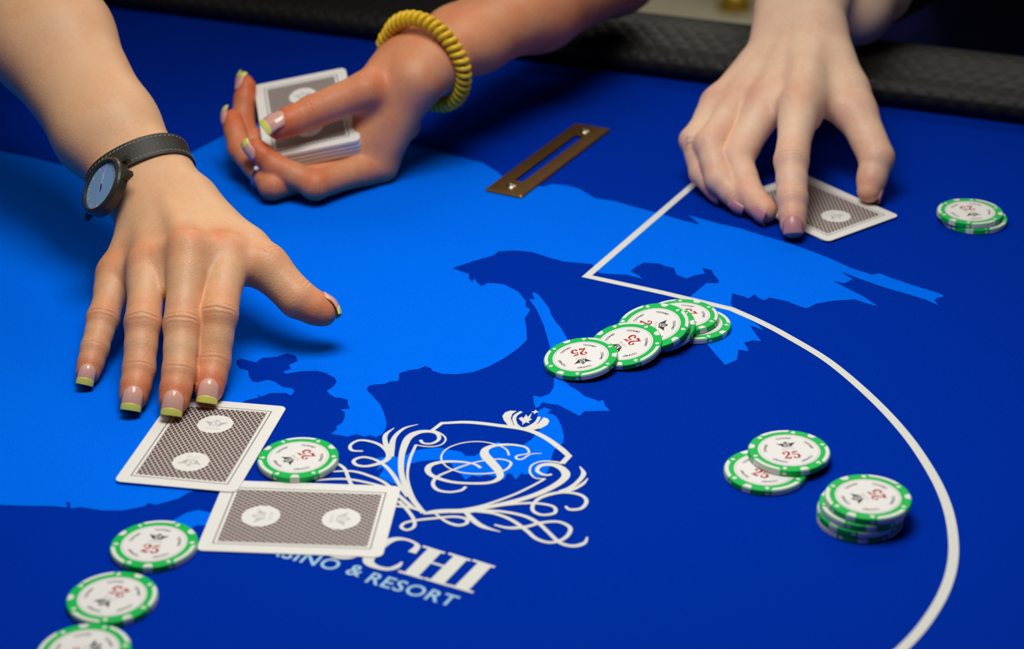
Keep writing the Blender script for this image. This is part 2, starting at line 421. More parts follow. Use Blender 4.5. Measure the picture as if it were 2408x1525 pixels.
coast = [(1090,640),(1103,645),(1103,655),(1110,663),(1116,655),(1123,666),(1133,673),(1146,666),(1159,666),(1186,669),(1219,686),(1237,709),(1236,721),(1247,728),(1234,749),(1238,772),(1239,799),(1219,819),(1186,842),(1149,862),(1113,875),(1073,880),(1040,879),(1017,872),(1013,866),(1000,861),(984,868),(963,870),(938,878),(939,884),(936,896),(917,897),(905,903),(884,904),(868,907),(861,915),(882,938),(895,952),(903,971),(909,992),(908,1006),(899,1021),(884,1028),(870,1023),(857,1027),(840,1021),(824,1024),(820,1027),(791,1022),(778,1020),(792,1010),(791,1002),(805,994),(811,981),(811,969),(800,963),(823,961),(818,950),(818,940),(799,935),(789,935),(776,927),(768,919),(784,909),(792,898),(787,888),(766,877),(745,872),(708,873),(672,879),(666,874),(685,867),(679,859),(701,848),(695,837),(676,831),(650,839),(616,842),(602,852),(566,843),(556,848),(556,855),(564,867),(583,871),(585,884),(593,897),(606,899),(629,893),(645,897),(664,910),(685,913),(693,918),(685,930),(672,924),(641,924),(633,925),(614,933),(606,927),(608,935),(587,939),(573,944),(562,952),(590,1000),(560,1090),(500,1140),(443,1158),(420,1172),(365,1187),(350,1182),(340,1190),(290,1200),(240,1200),(190,1192),(165,1195),(165,1181),(155,1180),(158,1193),(130,1190),(60,1189),(0,1187),(-150,1180),(-320,1190)]
island = [(395,1232),(405,1224),(440,1205),(467,1199),(493,1205),(540,1190),(560,1215),(520,1235),(463,1235),(440,1246),(410,1250)]
strip = [(1244,703),(1257,704),(1252,688),(1258,688),(1266,693),(1280,710),(1292,726),(1296,739),(1306,756),(1320,772),(1336,800),(1330,860),(1325,895),(1340,908),(1359,919),(1374,931),(1400,940),(1408,944),(1418,940),(1423,954),(1435,966),(1408,966),(1374,967),(1363,978),(1336,964),(1312,952),(1295,950),(1275,946),(1268,956),(1260,959),(1256,950),(1254,930),(1270,934),(1292,926),(1302,912),(1303,890),(1300,850),(1292,811),(1286,790),(1279,766),(1270,745),(1259,723)]
japan = [(1266,966),(1280,958),(1296,963),(1287,972),(1300,974),(1309,980),(1319,998),(1326,1025),(1324,1042),(1310,1052),(1302,1060),(1296,1080),(1292,1100),(1284,1118),(1265,1122),(1244,1114),(1234,1116),(1226,1112),(1213,1128),(1203,1114),(1193,1113),(1186,1128),(1175,1118),(1162,1121),(1145,1116),(1128,1121),(1110,1118),(1094,1128),(1085,1116),(1077,1111),(1067,1100),(1060,1087),(1033,1081),(992,1084),(965,1090),(951,1100),(948,1120),(944,1136),(924,1138),(905,1128),(890,1121),(902,1105),(900,1098),(884,1106),(896,1090),(883,1078),(920,1072),(944,1077),(955,1070),(971,1060),(1000,1055),(1033,1052),(1060,1058),(1084,1062),(1095,1072),(1118,1072),(1140,1055),(1159,1043),(1172,1038),(1190,1049),(1210,1050),(1227,1048),(1248,1035),(1262,1020),(1271,1008),(1262,985)]
fm = Flat(0.15)
for P in (top_edge+bay+coast, island, strip, japan): fm.poly(P2(P))
m_ = fm.build('printed_map', MAT['felt_light'], table, TL); tag(m_, 'light blue world map print')
fl = Flat(0.30)
arcp = P2([(1720,727),(1785,756),(1850,790),(1950,851),(2050,936),(2130,1022),(2190,1110),(2225,1185),(2241,1260),(2239,1330),(2216,1400),(2172,1470),(2122,1525),(2060,1580)])+[(95, 615), (10, 570), (-90, 556), (-200, 585), (-290, 655), (-342, 750), (-354, 850)]
lead = P2([(1795,310),(1720,362),(1645,422),(1380,650)])
fl.ribbon(lead+P2([(1560,689)])+list(map(tuple, catmull(arcp, 12))), 4.7, smooth=False)
tag(fl.build('printed_line', MAT['felt_white'], table, TL), 'white betting line print')

# crest
CS = lambda pts: P2(crop(pts, 2.933, 760, 930))
fc = Flat(0.30); fc.ramp = 1.0
def st(pts, w): fc.ribbon(CS(pts), [a*.78 for a in w])
fc.ribbon(CS([(752,242),(818,192)])+list(map(tuple, catmull(CS([(818,192),(1000,186),(1200,207),(1400,237),(1530,292),(1640,370),(1695,420)]), 8)))+CS([(1695,420),(1647,472)])[1:], [2.2,2.8,3.0,3.2,3.2,3.4,3.0], smooth=False)
st([(750,240),(812,265),(845,300),(820,338),(760,354),(690,352),(636,342)], [2.0,1.3,1.2,1.2,1.2])
st([(640,342),(602,430),(582,530),(592,620),(630,720),(695,812)], [2.0,2.0,1.6,2.0,2.2])
st([(670,308),(692,330),(750,332),(797,305),(790,268),(740,250),(660,255),(592,290),(556,360),(538,450),(545,560),(600,690),(690,812)], [2.2,2.0,2.2,2.6,3.0,3.6,5.2,5.0,4.0,3.6,3.6,3.4])
st([(690,815),(820,805),(950,792),(1100,762),(1300,692),(1430,632),(1532,576)], [2.4,3.2,2.8,2.2,2.0,1.8])
st([(1532,576),(1462,570),(1426,530),(1440,482),(1510,456),(1600,460),(1648,472)], [1.3,1.3,1.3,1.5,2.0])
st([(1578,545),(1530,550),(1477,522),(1500,486),(1580,478),(1652,510),(1672,560),(1600,622),(1450,692),(1250,748),(1000,797)], [2.0,2.2,2.6,3.4,4.6,5.6,5.0,4.4,4.0,3.4])
st([(690,815),(800,800),(1000,798),(1080,790)], [2.4,4.0,5.0,3.0])
st([(655,200),(560,228),(492,290),(470,370),(462,425)], [0.6,2.2,3.2,4.6,5.0])
st([(490,225),(432,272),(430,330),(462,385)], [0.6,3.0,3.4,3.6])
st([(275,385),(200,380),(188,345),(240,313),(310,315),(390,342),(445,390),(450,432),(400,466),(300,490),(228,480),(212,450),(270,428),(350,442),(430,490),(490,560),(540,640),(585,700)], [1.6,2.4,2.2,2.4,2.6,4.0,3.6,2.6,2.6,2.4,2.2,2.6,2.8,3.0])
st([(-60,588),(60,578),(180,580),(300,602),(420,632),(500,660)], [1.5,2.2,2.4,2.2,2.0])
st([(30,528),(200,524),(330,560),(430,608),(520,690),(620,780)], [1.5,2.4,2.4,2.6,3.0])
st([(60,465),(110,478),(150,510),(170,560),(195,615),(260,680),(380,740)], [2.0,2.4,2.4,2.4,2.0])
st([(1770,490),(1796,540),(1762,592),(1700,640),(1630,668)], [0.6,3.4,3.0,3.0,3.2])
st([(1826,572),(1790,612),(1720,650),(1630,672)], [0.6,2.6,3.0,3.2])
st([(1670,765),(1702,788),(1780,780),(1816,732),(1780,690),(1680,670),(1580,680),(1490,712),(1446,760),(1452,802),(1512,826),(1592,815),(1600,780),(1550,757),(1430,745),(1250,757),(1060,790)], [1.6,2.6,2.6,2.4,2.8,3.2,2.6,2.4,2.4,2.4,2.2,2.4,2.6,2.8])
st([(1180,893),(1280,915),(1400,907),(1500,880),(1620,873),(1700,910),(1692,960),(1640,1000),(1560,1016),(1470,990),(1400,932),(1300,862),(1180,817),(1050,800)], [1.4,3.0,2.6,2.4,2.6,2.6,2.4,2.6,2.8,2.6,2.6])
st([(1822,978),(1800,1020),(1722,1040),(1632,1016),(1550,942),(1480,880),(1380,832),(1220,802),(1040,795)], [1.0,3.0,2.6,2.6,2.8,2.6,2.6])
st([(1222,942),(1100,905),(1030,858),(985,808)], [0.6,3.6,4.0,3.0])
st([(775,818),(850,872),(930,897),(990,882),(982,852),(900,838),(780,848),(650,862),(562,882),(540,912),(580,930),(628,905),(622,852),(572,782),(520,730)], [1.5,2.6,2.4,2.4,2.4,2.2,2.2,2.4,2.6])
st([(500,765),(600,775),(700,805)], [2.2,2.4,2.6])
tag(fc.build('printed_shield', MAT['felt_white'], table, TL), 'white scrolled shield outline print')
# crown
fc = Flat(0.30)
fc.poly(CS([(1278,210),(1246,172),(1236,142),(1255,118),(1290,105),(1335,108),(1305,128),(1294,158),(1315,208)]))
st([(1368,112),(1328,138),(1318,165),(1330,200),(1350,216)], [2.2,2.6,2.4,2.4])
fc.poly(CS([(1348,160),(1372,148),(1380,160),(1400,132),(1412,150),(1440,120),(1426,160),(1442,166),(1416,178),(1424,192),(1396,186),(1372,206),(1376,188)]))
fc.poly(CS([(1435,112),(1458,110),(1466,98),(1474,110),(1488,114),(1466,122),(1456,130),(1452,120)]))
st([(1492,148),(1470,185),(1430,212),(1392,226)], [2.0,2.4,2.4,2.0])
fc.poly(CS([(1398,232),(1440,214),(1488,190),(1520,152),(1548,160),(1560,178),(1545,205),(1500,228),(1440,240)]))
fc.poly(CS([(1262,205),(1320,206),(1380,222),(1440,240),(1420,246),(1340,232),(1262,214)]))
tag(fc.build('printed_crown', MAT['felt_white'], table, TL), 'white crown print')
# monogram
fc = Flat(0.30); fc.ramp = 1.0
st([(1508,400),(1432,406),(1372,440),(1332,436),(1340,416),(1400,405),(1420,390),(1392,357),(1300,341),(1190,346),(1122,372),(1116,412),(1160,462),(1210,522),(1216,570),(1150,602),(1020,608),(880,597),(762,560),(722,522),(742,482),(830,460),(950,460),(1040,475),(1088,502)],
   [0.6,1.2,1.6,1.6,1.4,1.4,1.8,2.6,3.4,5.2,6.6,6.0,4.4,3.0,2.6,2.8,3.4,4.2,3.6,2.4,1.8,2.2])
st([(985,630),(950,655),(870,667),(790,652),(757,610),(790,560),(900,512),(1050,462),(1200,440),(1282,455),(1292,482),(1240,522),(1100,542),(950,532),(850,490),(814,432),(850,372),(950,332),(1070,320),(1180,337),(1260,372),(1282,415)],
   [2.2,2.2,2.2,2.6,2.4,2.0,1.5,1.4,1.5,1.8,1.8,1.5,1.3,1.2,1.2,1.2,1.2,1.2,1.2,1.4])
tag(fc.build('printed_monogram', MAT['felt_white'], table, TL), 'white curling monogram print')
# big word
fw_ = Flat(0.30)
def quad(P): fw_.poly(CS(P))
def serif(a, b_): fw_.ribbon(CS([a, b_]), 1.5, smooth=False)
for dx, dy in ((0, 0), (178, 50), (345, 97)):
    quad([(722+dx,1058+dy),(815+dx,1083+dy),(652+dx,1252+dy),(556+dx,1226+dy)])
    serif((686+dx,1040+dy), (838+dx,1088+dy)); serif((520+dx,1212+dy), (690+dx,1262+dy))
serif((700,1140), (890,1195))
fw_.ribbon(CS([(612,1085),(648,1045),(632,1018),(560,992),(478,996),(392,1042),(322,1112),(318,1155),(376,1186),(452,1198),(512,1180),(545,1150)]), [4.2,3.0,1.6,1.8,3.6,5.6,6.0,4.6,2.6,2.4,2.8,1.0])
fw_.ribbon(CS([(250,930),(120,930),(20,1000),(20,1080),(120,1120),(240,1090),(310,1000),(250,930)]), [2,5,5,2,2,5,5,2])
fw_.ribbon(CS([(-60,860),(-150,850),(-200,900),(-130,960),(-120,1020),(-200,1050),(-290,1010)]), [2,3,5,5,5,3,2])
tag(fw_.build('printed_word', MAT['felt_white'], table, TL), 'large white serif lettering print')
# small word
ft = Flat(0.30)
def felt_text(txt, p_right, dirv, scale, gap=0.0):
    Vt, Ft = text_tris(txt, 1.0, 0.012, 1.08)
    Vt = Vt*scale; xm = Vt[:, 0].max()
    ex = dirv/np.linalg.norm(dirv); ey = np.array([-ex[1], ex[0]])
    o0 = len(ft.v)
    for x, y in Vt:
        q = p_right+ex*(x-xm)+ey*y; ft.v.append((q[0], q[1], 0.30))
    ft.f += [tuple(o0+i for i in t) for t in Ft]
    return xm-Vt[:, 0].min()
pR = at(1062, 1427)[:2]; pL = at(857, 1368)[:2]; dv = pR-pL
Vt, Ft = text_tris('RESORT', 1.0, 0.012, 1.08); wd = Vt[:, 0].max()-Vt[:, 0].min()
sc = np.linalg.norm(dv)/wd
felt_text('RESORT', pR, dv, sc)
pR2 = at(844, 1357)[:2]; pL2 = at(662, 1311)[:2]
felt_text('CASINO &', pR2, pR2-pL2, sc)
tag(ft.build('printed_subtitle', MAT['felt_text'], table, TL), 'small pale sans-serif lettering print')

# drop slot plate
pc = np.array([27.5, 1267.35]); pa = -0.49777; pA, pB = 27.4, 133.0
def plate_local(x, y): return (pc[0]+math.cos(pa)*x-math.sin(pa)*y, pc[1]+math.sin(pa)*x+math.cos(pa)*y)
def rrect(a, b_, r, n=4):
    out = []
    for cx, cy, a0 in ((a-r, b_-r, 0), (-a+r, b_-r, 90), (-a+r, -b_+r, 180), (a-r, -b_+r, 270)):
        for i in range(n+1):
            t = math.radians(a0+90*i/n); out.append((cx+r*math.cos(t), cy+r*math.sin(t)))
    return out
ou = rrect(pA/2, pB/2, 1.2); inn = rrect(4.6, 46.5, 1.6); k = len(ou)
def sh(P, d): return [(x-math.copysign(d, x), y-math.copysign(d, y)) for x, y in P]
rows = [(ou, 0.0), (ou, 1.5), (sh(ou, .5), 2.1), (sh(inn, -1.4), 2.1), (sh(inn, -.3), 1.5), (inn, 0.2), (inn, -14)]
vv = []; ff = []
for P, z in rows: vv += [(*plate_local(x, y), z) for x, y in P]
for j in range(len(rows)-1):
    for i in range(k): a = j*k+i; b_ = j*k+(i+1) % k; ff.append((a, b_, b_+k, a+k))
pl_ = mesh_obj('slot_plate', mm(vv), ff, MAT['brass'], table, loc=TL); tag(pl_, 'dull brass drop slot plate')
fs = Flat(0.35); fs.poly([plate_local(x, y) for x, y in sh(inn, 0.2)])
tag(fs.build('slot_liner', MAT['felt'], table, TL), 'dark blue slot filling')
for yy in (-55.0, 54.0):
    vv = []; ff = []; ns = 16; x, y = plate_local(0, yy)
    for rr, zz in ((3.6, 2.05), (3.4, 2.6), (2.2, 3.1), (0.9, 3.2), (0.7, 2.7)):
        for i in range(ns): a = 2*math.pi*i/ns; vv.append((x+rr*math.cos(a), y+rr*math.sin(a), zz))
    for j in range(4):
        for i in range(ns): a = j*ns+i; b_ = j*ns+(i+1) % ns; ff.append((a, b_, b_+ns, a+ns))
    ff.append(tuple(range(4*ns, 5*ns)))
    s_ = mesh_obj('screw', mm(vv), ff, MAT['screw'], pl_, smooth=True)

# ------------------------------------------------------------------ small crest used on cards and chips (8.5 mm wide, centred)
def small_crest(z, k=1.0, heavy=1.0):
    fcs = Flat(z)
    def r(P, w): fcs.ribbon([(x*k, y*k) for x, y in P], [a*heavy*k for a in w] if not np.isscalar(w) else w*heavy*k, n=5)
    r([(-1.3,1.1),(-1.5,0.0),(-0.9,-1.2),(0,-2.0),(0.9,-1.2),(1.5,0.0),(1.3,1.1)], 0.34)
    r([(-1.3,1.1),(0,1.5),(1.3,1.1)], 0.34)
    r([(0.6,0.6),(0,0.85),(-0.55,0.5),(0,0.0),(0.5,-0.5),(0,-0.95),(-0.6,-0.6)], [0.2,0.3,0.45,0.5,0.45,0.3,0.2])
    fcs.poly([(x*k, y*k) for x, y in [(-0.6,1.7),(-0.8,2.3),(-0.3,2.1),(0,2.6),(0.3,2.1),(0.8,2.3),(0.6,1.7)]])
    for s_ in (-1, 1):
        for i, (yo, ln) in enumerate(((1.0, 4.3), (0.45, 3.9), (-0.1, 3.3), (-0.65, 2.7), (-1.2, 2.1))):
            r([(s_*1.5, yo-0.5), (s_*(1.5+(ln-1.5)*.5), yo-0.35), (s_*ln, yo+0.35)], [0.5, 0.5, 0.15])
        r([(s_*1.6,-1.0),(s_*1.9,-1.6),(s_*1.3,-2.0),(s_*0.6,-1.9)], 0.3)
    return fcs

# ------------------------------------------------------------------ playing cards
CARD_W, CARD_H, CARD_T = 63.0, 88.0, 0.34
def card_body_mesh():
    P = rrect(CARD_W/2, CARD_H/2, 3.6, 6); k = len(P)
    v = [(x, y, 0) for x, y in P]+[(x, y, CARD_T) for x, y in P]
    f = [tuple(range(k))[::-1], tuple(range(k, 2*k))]+[(i, (i+1) % k, (i+1) % k+k, i+k) for i in range(k)]
    return v, f
_v, _f = card_body_mesh()
def card_print(parent, z):
    P = rrect(25.6, 38.0, 0.6, 2)
    q = mesh_obj('back_print', mm([(x, y, z) for x, y in P]), [tuple(range(len(P)))], MAT['card_back'], parent)
    uvl = q.data.uv_layers.new(name='UVMap')
    uvl.data.foreach_set('uv', np.array([P[l.vertex_index] for l in q.data.loops], dtype='f').ravel())
    tag(q, 'brown lattice back with two white roundels')
    cr = small_crest(z+0.02, 1.45, 0.75)
    cr.v = [(x, y+0.8, zz) for x, y, zz in cr.v]
    Vt, Ft = text_tris('СОЧИ', 2.3, 0.0, 1.15); xm = (Vt[:, 0].max()+Vt[:, 0].min())/2; o0 = len(cr.v)
    cr.v += [(x-xm, y-5.6, z+0.02) for x, y in Vt]; cr.f += [tuple(o0+i for i in t) for t in Ft]
    for s_, rz in ((1, 0), (-1, math.pi)):
        c_ = cr.build('crest_print', MAT['pale_ink'], parent, loc=(0, s_*0.0195, 0)); c_.rotation_euler.z = rz
proto_card = empty('playing_card')
mesh_obj('card_stock', mm(_v), _f, MAT['card_edge'], proto_card)
card_print(proto_card, CARD_T+0.03)
def copy_tree(o, parent=None):
    c = o.copy(); scene.collection.objects.link(c); c.parent = parent
    for ch in o.children: copy_tree(ch, c)
    return c
_card_used = False
def place_card(xy, rz, z, label, tilt=(0, 0)):
    global _card_used
    c = proto_card if not _card_used else copy_tree(proto_card)
    _card_used = True
    c.location = W3((xy[0], xy[1], z)); c.rotation_euler = (tilt[0], tilt[1], rz)
    return tag(c, label, 'playing card')
place_card((-102.57, 820.38), -0.09852+math.pi/2, 0.45, 'face-down playing card lying crosswise, lower right of the card touched by the watch hand')
place_card((-158.63, 892.62), -0.19369, 0.95, 'face-down playing card under the middle finger of the watch hand', tilt=(-0.006, 0.005))
cR, cB = at(2115, 507, 1.5)[:2], at(1942, 570, 1.5)[:2]
es = (cB-cR)/np.linalg.norm(cB-cR); el = np.array([es[1], -es[0]])
if el @ (at(1901, 411, 1.5)[:2]-cR) < 0: el = -el
cc = cR+es*31.5+el*44
rzc = math.atan2(el[1], el[0])-math.pi/2
place_card(cc, rzc, 1.3, 'upper face-down card pinched under the bare-nailed hand on the right')
place_card(cc+el*1.5+es*(-1.6), rzc-0.035, 0.45, 'lower face-down card mostly hidden beneath another under the right-hand player\'s fingers')

# deck in the hand
def rotm(z, y, x):
    return Matrix.Rotation(z, 3, 'Z') @ Matrix.Rotation(y, 3, 'Y') @ Matrix.Rotation(x, 3, 'X')
DECK_C = np.array([-134.7, 1262.1, 40.0]); DECK_R = rotm(math.radians(7.9), math.radians(-8.0), math.radians(13.2))
DECK_T = 11.0
deck = tag(empty('card_deck'), 'deck of face-down cards gripped in the hand with the yellow coil bracelet', 'card deck')
deck.matrix_world = Matrix.Translation(W3(DECK_C)) @ DECK_R.to_4x4()
vv = []; ff = []; nl = 30
rnd = random.Random(3)
P = rrect(CARD_W/2, CARD_H/2, 3.6, 4); k = len(P)
for i in range(nl):
    z0 = -DECK_T+i*(DECK_T-CARD_T)/nl; z1 = z0+(DECK_T-CARD_T)/nl-0.05
    dx, dy = rnd.uniform(-.35, .35), rnd.uniform(-.45, .45)
    o0 = len(vv)
    vv += [(x+dx, y+dy, z0) for x, y in P]+[(x+dx, y+dy, z1) for x, y in P]
    ff += [tuple(o0+j for j in range(k))[::-1], tuple(o0+j for j in range(k, 2*k))]+[(o0+j, o0+(j+1) % k, o0+(j+1) % k+k, o0+j+k) for j in range(k)]
tag(mesh_obj('card_stack', mm(vv), ff, MAT['card_edge'], deck), kind='stuff')
mesh_obj('top_card', mm([(x, y, z-CARD_T) for x, y, z in _v]), _f, MAT['card_edge'], deck)
card_print(deck, 0.03)

# ------------------------------------------------------------------ poker chips
CR, CT = 20.3, 3.3
def lathe(prof, ns):
    vv = []; ff = []
    for rr, zz in prof:
        for i in range(ns): a = 2*math.pi*i/ns; vv.append((rr*math.cos(a), rr*math.sin(a), zz))
    for j in range(len(prof)-1):
        for i in range(ns): a = j*ns+i; b_ = j*ns+(i+1) % ns; ff.append((a, b_, b_+ns, a+ns))
    ff.append(tuple(range(ns))[::-1]); ff.append(tuple(range((len(prof)-1)*ns, len(prof)*ns)))
    return vv, ff
def spot(half, depth, round_end):
    """white inlay wrapped over the rim, centred on +x"""
    n = 16; vv = []; ff = []
    for i in range(n+1):
        t = -1+2*i/n; a = math.radians(half)*t
        if round_end == 'dome': d = 0.5+(depth-0.5)*math.sqrt(max(0, 1-t**4))
        else: d = 0.6+(depth-0.6)*min(1, math.sqrt(max(0, 1-((abs(t)-0.86)/0.14)**2)) if abs(t) > 0.86 else 1)
        ri = CR-d
        for rr, zz in ((ri, CT+0.05), (max(ri+.02, CR-0.55), CT+0.05), (CR+0.05, CT-0.5), (CR+0.05, 0.5), (CR-0.5, 0.02)):
            vv.append((rr*math.cos(a), rr*math.sin(a), zz))
    for i in range(n):
        for j in range(4): a = i*5+j; ff.append((a, a+1, a+6, a+5))
    return vv, [t[::-1] for t in ff]
def suit(kind, s_=1.35):
    """small white suit mark, pointing +y"""
    F = Flat(0)
    circ = lambda cx, cy, r: [(cx+r*math.cos(2*math.pi*i/12), cy+r*math.sin(2*math.pi*i/12)) for i in range(12)]
    if kind == 'diamond': F.poly([(0, -s_*1.05), (s_*.8, 0), (0, s_*1.05), (-s_*.8, 0)])
    elif kind == 'heart': F.poly([(0,-s_),(s_*.9,s_*.15),(s_*.85,s_*.75),(s_*.4,s_*.95),(0,s_*.6),(-s_*.4,s_*.95),(-s_*.85,s_*.75),(-s_*.9,s_*.15)])
    elif kind == 'spade': F.poly([(0,s_),(s_*.85,s_*.0),(s_*.8,-s_*.55),(s_*.3,-s_*.6),(s_*.4,-s_),(-s_*.4,-s_),(-s_*.3,-s_*.6),(-s_*.8,-s_*.55),(-s_*.85,s_*.0)])
    else:
        F.poly([(s_*.25,s_*.1),(s_*.75,s_*.15),(s_*.95,-s_*.3),(s_*.6,-s_*.65),(s_*.2,-s_*.5),(s_*.4,-s_),(-s_*.4,-s_),(-s_*.2,-s_*.5),(-s_*.6,-s_*.65),(-s_*.95,-s_*.3),(-s_*.75,s_*.15),(-s_*.25,s_*.1),(-s_*.5,s_*.5),(-s_*.3,s_*.9),(s_*.3,s_*.9),(s_*.5,s_*.5)])
    return F
chip = empty('poker_chip')
vb, fb = lathe([(CR-.5, 0), (CR, .5), (CR, CT-.5), (CR-.15, CT-.15), (CR-.5, CT), (15.9, CT), (15.7, CT-.12)], 72)
body = mesh_obj('body', mm(vb), fb, MAT['green'], chip, smooth=False)
for i in range(3):
    v_, f_ = spot(24, 2.3, 'bar')
    s1 = mesh_obj('edge_spot', mm(v_), f_, MAT['chip_white'], body); s1.rotation_euler.z = math.radians(120*i)
    v_, f_ = spot(6.6, 3.2, 'dome')
    s2 = mesh_obj('edge_spot', mm(v_), f_, MAT['chip_white'], body); s2.rotation_euler.z = math.radians(120*i+60)
for i, kd in enumerate(('diamond', 'club', 'heart', 'diamond', 'spade', 'club')):
    a = math.radians(30+60*i); F = suit(kd)
    s_ = F.build('suit_mark', MAT['chip_white'], body, loc=(17.9e-3*math.cos(a), 17.9e-3*math.sin(a), (CT+.05)*1e-3)); s_.rotation_euler.z = a-math.pi/2
    vm = []
    for t, zz in ((-1, 0), (-.55, .75), (.55, .75), (1, 0), (.55, -.75), (-.55, -.75)):
        aa = t*0.062; vm.append(((CR+.06)*math.cos(aa), (CR+.06)*math.sin(aa), CT/2+zz))
    e_ = mesh_obj('edge_mark', mm(vm), [(5, 4, 3, 2, 1, 0)], MAT['chip_white'], body); e_.rotation_euler.z = a
lab = Flat(0); lab.poly([(15.45*math.cos(2*math.pi*i/64), 15.45*math.sin(2*math.pi*i/64)) for i in range(64)])
label = lab.build('label', MAT['label'], chip, loc=(0, 0, (CT-.03)*1e-3))
lz = 0.03
ring = Flat(lz); ring.ribbon([(14.6*math.cos(2*math.pi*i/48), 14.6*math.sin(2*math.pi*i/48)) for i in range(48)], 0.28, closed=True, n=1)
ring.build('ring_print', MAT['pale_ink'], label)
num = Flat(lz)
def digit2(ox, oy):
    r = lambda P, w: num.ribbon([(x+ox, y+oy) for x, y in P], w, n=5)
    r([(.75,5.0),(.35,5.9),(1.3,6.9),(2.7,6.7),(3.4,5.6),(3.0,4.2),(1.7,2.5),(.35,.7)], [.5,.5,.6,1.0,1.35,1.2,.8,.5])
    r([(.25,.35),(1.1,1.1),(2.2,.9),(3.1,.5),(3.75,1.9)], [.6,1.1,1.3,1.2,.4])
    num.poly([(ox+.85+.68*math.cos(2*math.pi*i/12), oy+5.1+.68*math.sin(2*math.pi*i/12)) for i in range(12)])
def digit5(ox, oy):
    r = lambda P, w: num.ribbon([(x+ox, y+oy) for x, y in P], w, n=5)
    r([(.8,6.4),(2.0,6.2),(3.5,7.0)], [.8,1.3,.3]); r([(.8,6.6),(.55,3.5)], .5)
    r([(.55,3.4),(1.6,4.2),(2.9,3.8),(3.4,2.2),(2.7,.7),(1.5,.25),(.6,.8)], [.3,.6,1.0,1.4,1.0,.6,.5])
    num.poly([(ox+.85+.68*math.cos(2*math.pi*i/12), oy+1.35+.68*math.sin(2*math.pi*i/12)) for i in range(12)])
digit2(-4.2, -8.2); digit5(0.35, -8.2)
num.build('number_print', MAT['red_ink'], label)
cr = small_crest(lz, 1.12, 1.25); cr.v = [(x, y+5.6, z) for x, y, z in cr.v]
cr.build('crest_print', MAT['black_ink'], label)
tx = Flat(lz)
Vt, Ft = text_tris('СОЧИ', 1.9, 0.0, 1.25)
w0 = (Vt[:, 0].max()+Vt[:, 0].min())/2
tx.v = [(x-w0, y+0.7, lz) for x, y in Vt]; tx.f = [tuple(t) for t in Ft]
tx.build('town_print', MAT['grey_ink'], label)
rim = Flat(lz)
Vt, Ft = text_tris('турнир', 2.3, 0.035, 1.02, 0.35)
w0 = (Vt[:, 0].max()+Vt[:, 0].min())/2
for i in range(5):
    o0 = len(rim.v); a0 = math.pi/2+2*math.pi*i/5
    for x, y in Vt:
        a = a0-(x-w0)/11.6; rr = 11.3+y; rim.v.append((rr*math.cos(a), rr*math.sin(a), lz))
    rim.f += [tuple(o0+j for j in t) for t in Ft]
rim.build('rim_print', MAT['black_ink'], label)

_chip_used = False
def place_chip(p, up, bod, label_, group, tilt_axis=None, tilt=0.0):
    """p: base centre (mm), up: heading of the label's top (deg), bod: heading of one long spot (deg)"""
    global _chip_used
    c = chip if not _chip_used else copy_tree(chip)
    _chip_used = True
    for ch in c.children:
        if ch.name.startswith('body'): ch.rotation_euler.z = math.radians(bod)
        else: ch.rotation_euler.z = math.radians(up-90)
    Mx = Matrix.Translation(W3(p))
    if tilt: Mx = Mx @ Matrix.Rotation(tilt, 4, Vector(tilt_axis))
    c.matrix_world = Mx
    return tag(c, label_, 'poker chip', group)
def xy(px, py, z=0): return at(px, py, z)[:2]
G1 = 'chips in the fan on the white line'
fan = {}
c6 = xy(1634, 771); c5 = xy(1605, 764); c4 = xy(1551, 796); c2 = xy(1472, 834); c1 = xy(1367, 859)
place_chip((*c6, 0.05), 130, 20, 'rearmost green and white chip lying flat at the bottom of the fan', G1)
place_chip((*c5, CT+0.1), 215, 0, 'chip lying on the rearmost one of the fan, half its red number showing', G1)
def lean(cn, target, zrim):
    d = np.array(target)-np.array(cn); s = np.linalg.norm(d); d = d/s
    al = math.atan2(zrim+0.1, s)
    ax = (-d[1]*-1, d[0]*-1, 0)       # axis so the side towards the target rises
    ax = (d[1], -d[0], 0)
    return al, d, ax
def leaning(cn, target, zrim, up, bod, lab_):
    al, d, ax = lean(cn, target, zrim)
    p = np.array([cn[0], cn[1], CR*math.sin(al)+0.08])
    place_chip(p, up, bod, lab_, G1, ax, al)
    n = np.array([-d[0]*math.sin(al), -d[1]*math.sin(al), math.cos(al)])
    t = np.array([d[0]*math.cos(al), d[1]*math.cos(al), math.sin(al)])
    return p, n, t, al, ax
p4, n4, t4, al4, ax4 = leaning(c4, c5, 5.0, 40, -62, 'chip fourth from the front of the fan, only its rim showing')
p3 = p4+n4*(CT+0.08)+np.array([-3.2, -4.0, 0])
place_chip(p3, -14, 5, 'chip third from the front of the fan with its black crest at the right', G1, ax4, al4)
leaning(c2, p3[:2], 4.4, 207, -45, 'chip second from the front of the fan with its red number turned sideways')
leaning(c1, c2, CT, -82, -68, 'foremost chip of the fan, its red number upside down')
G2 = 'two overlapping chips right of the crest'
pl1 = xy(1799, 1116); pl2 = xy(1854, 1085)
place_chip((*pl1, 0.05), 58, -64, 'lower of the two overlapping chips right of the printed crest', G2)
place_chip((*pl2, CT+0.12), 97, -14, 'upper of the two overlapping chips, its red number upright', G2)
G3 = 'stack of four chips by the white curve'
s1 = xy(2021, 1224); s2 = xy(2021.5, 1224.5); s3 = xy(2026, 1224); s4 = xy(2037, 1223)
place_chip((*s1, 0.05), 10, 205, 'bottom chip of the stack of four by the white curve', G3)
place_chip((*s2, CT+0.12), 80, -78, 'second chip from the bottom of the stack of four', G3)
place_chip((*s3, 2*CT+0.19), 150, 212, 'third chip from the bottom of the stack of four', G3)
place_chip((*s4, 3*CT+0.26), 196, -63, 'top chip of the stack of four, its number turned sideways', G3)
G4 = 'pair of chips at the right edge'
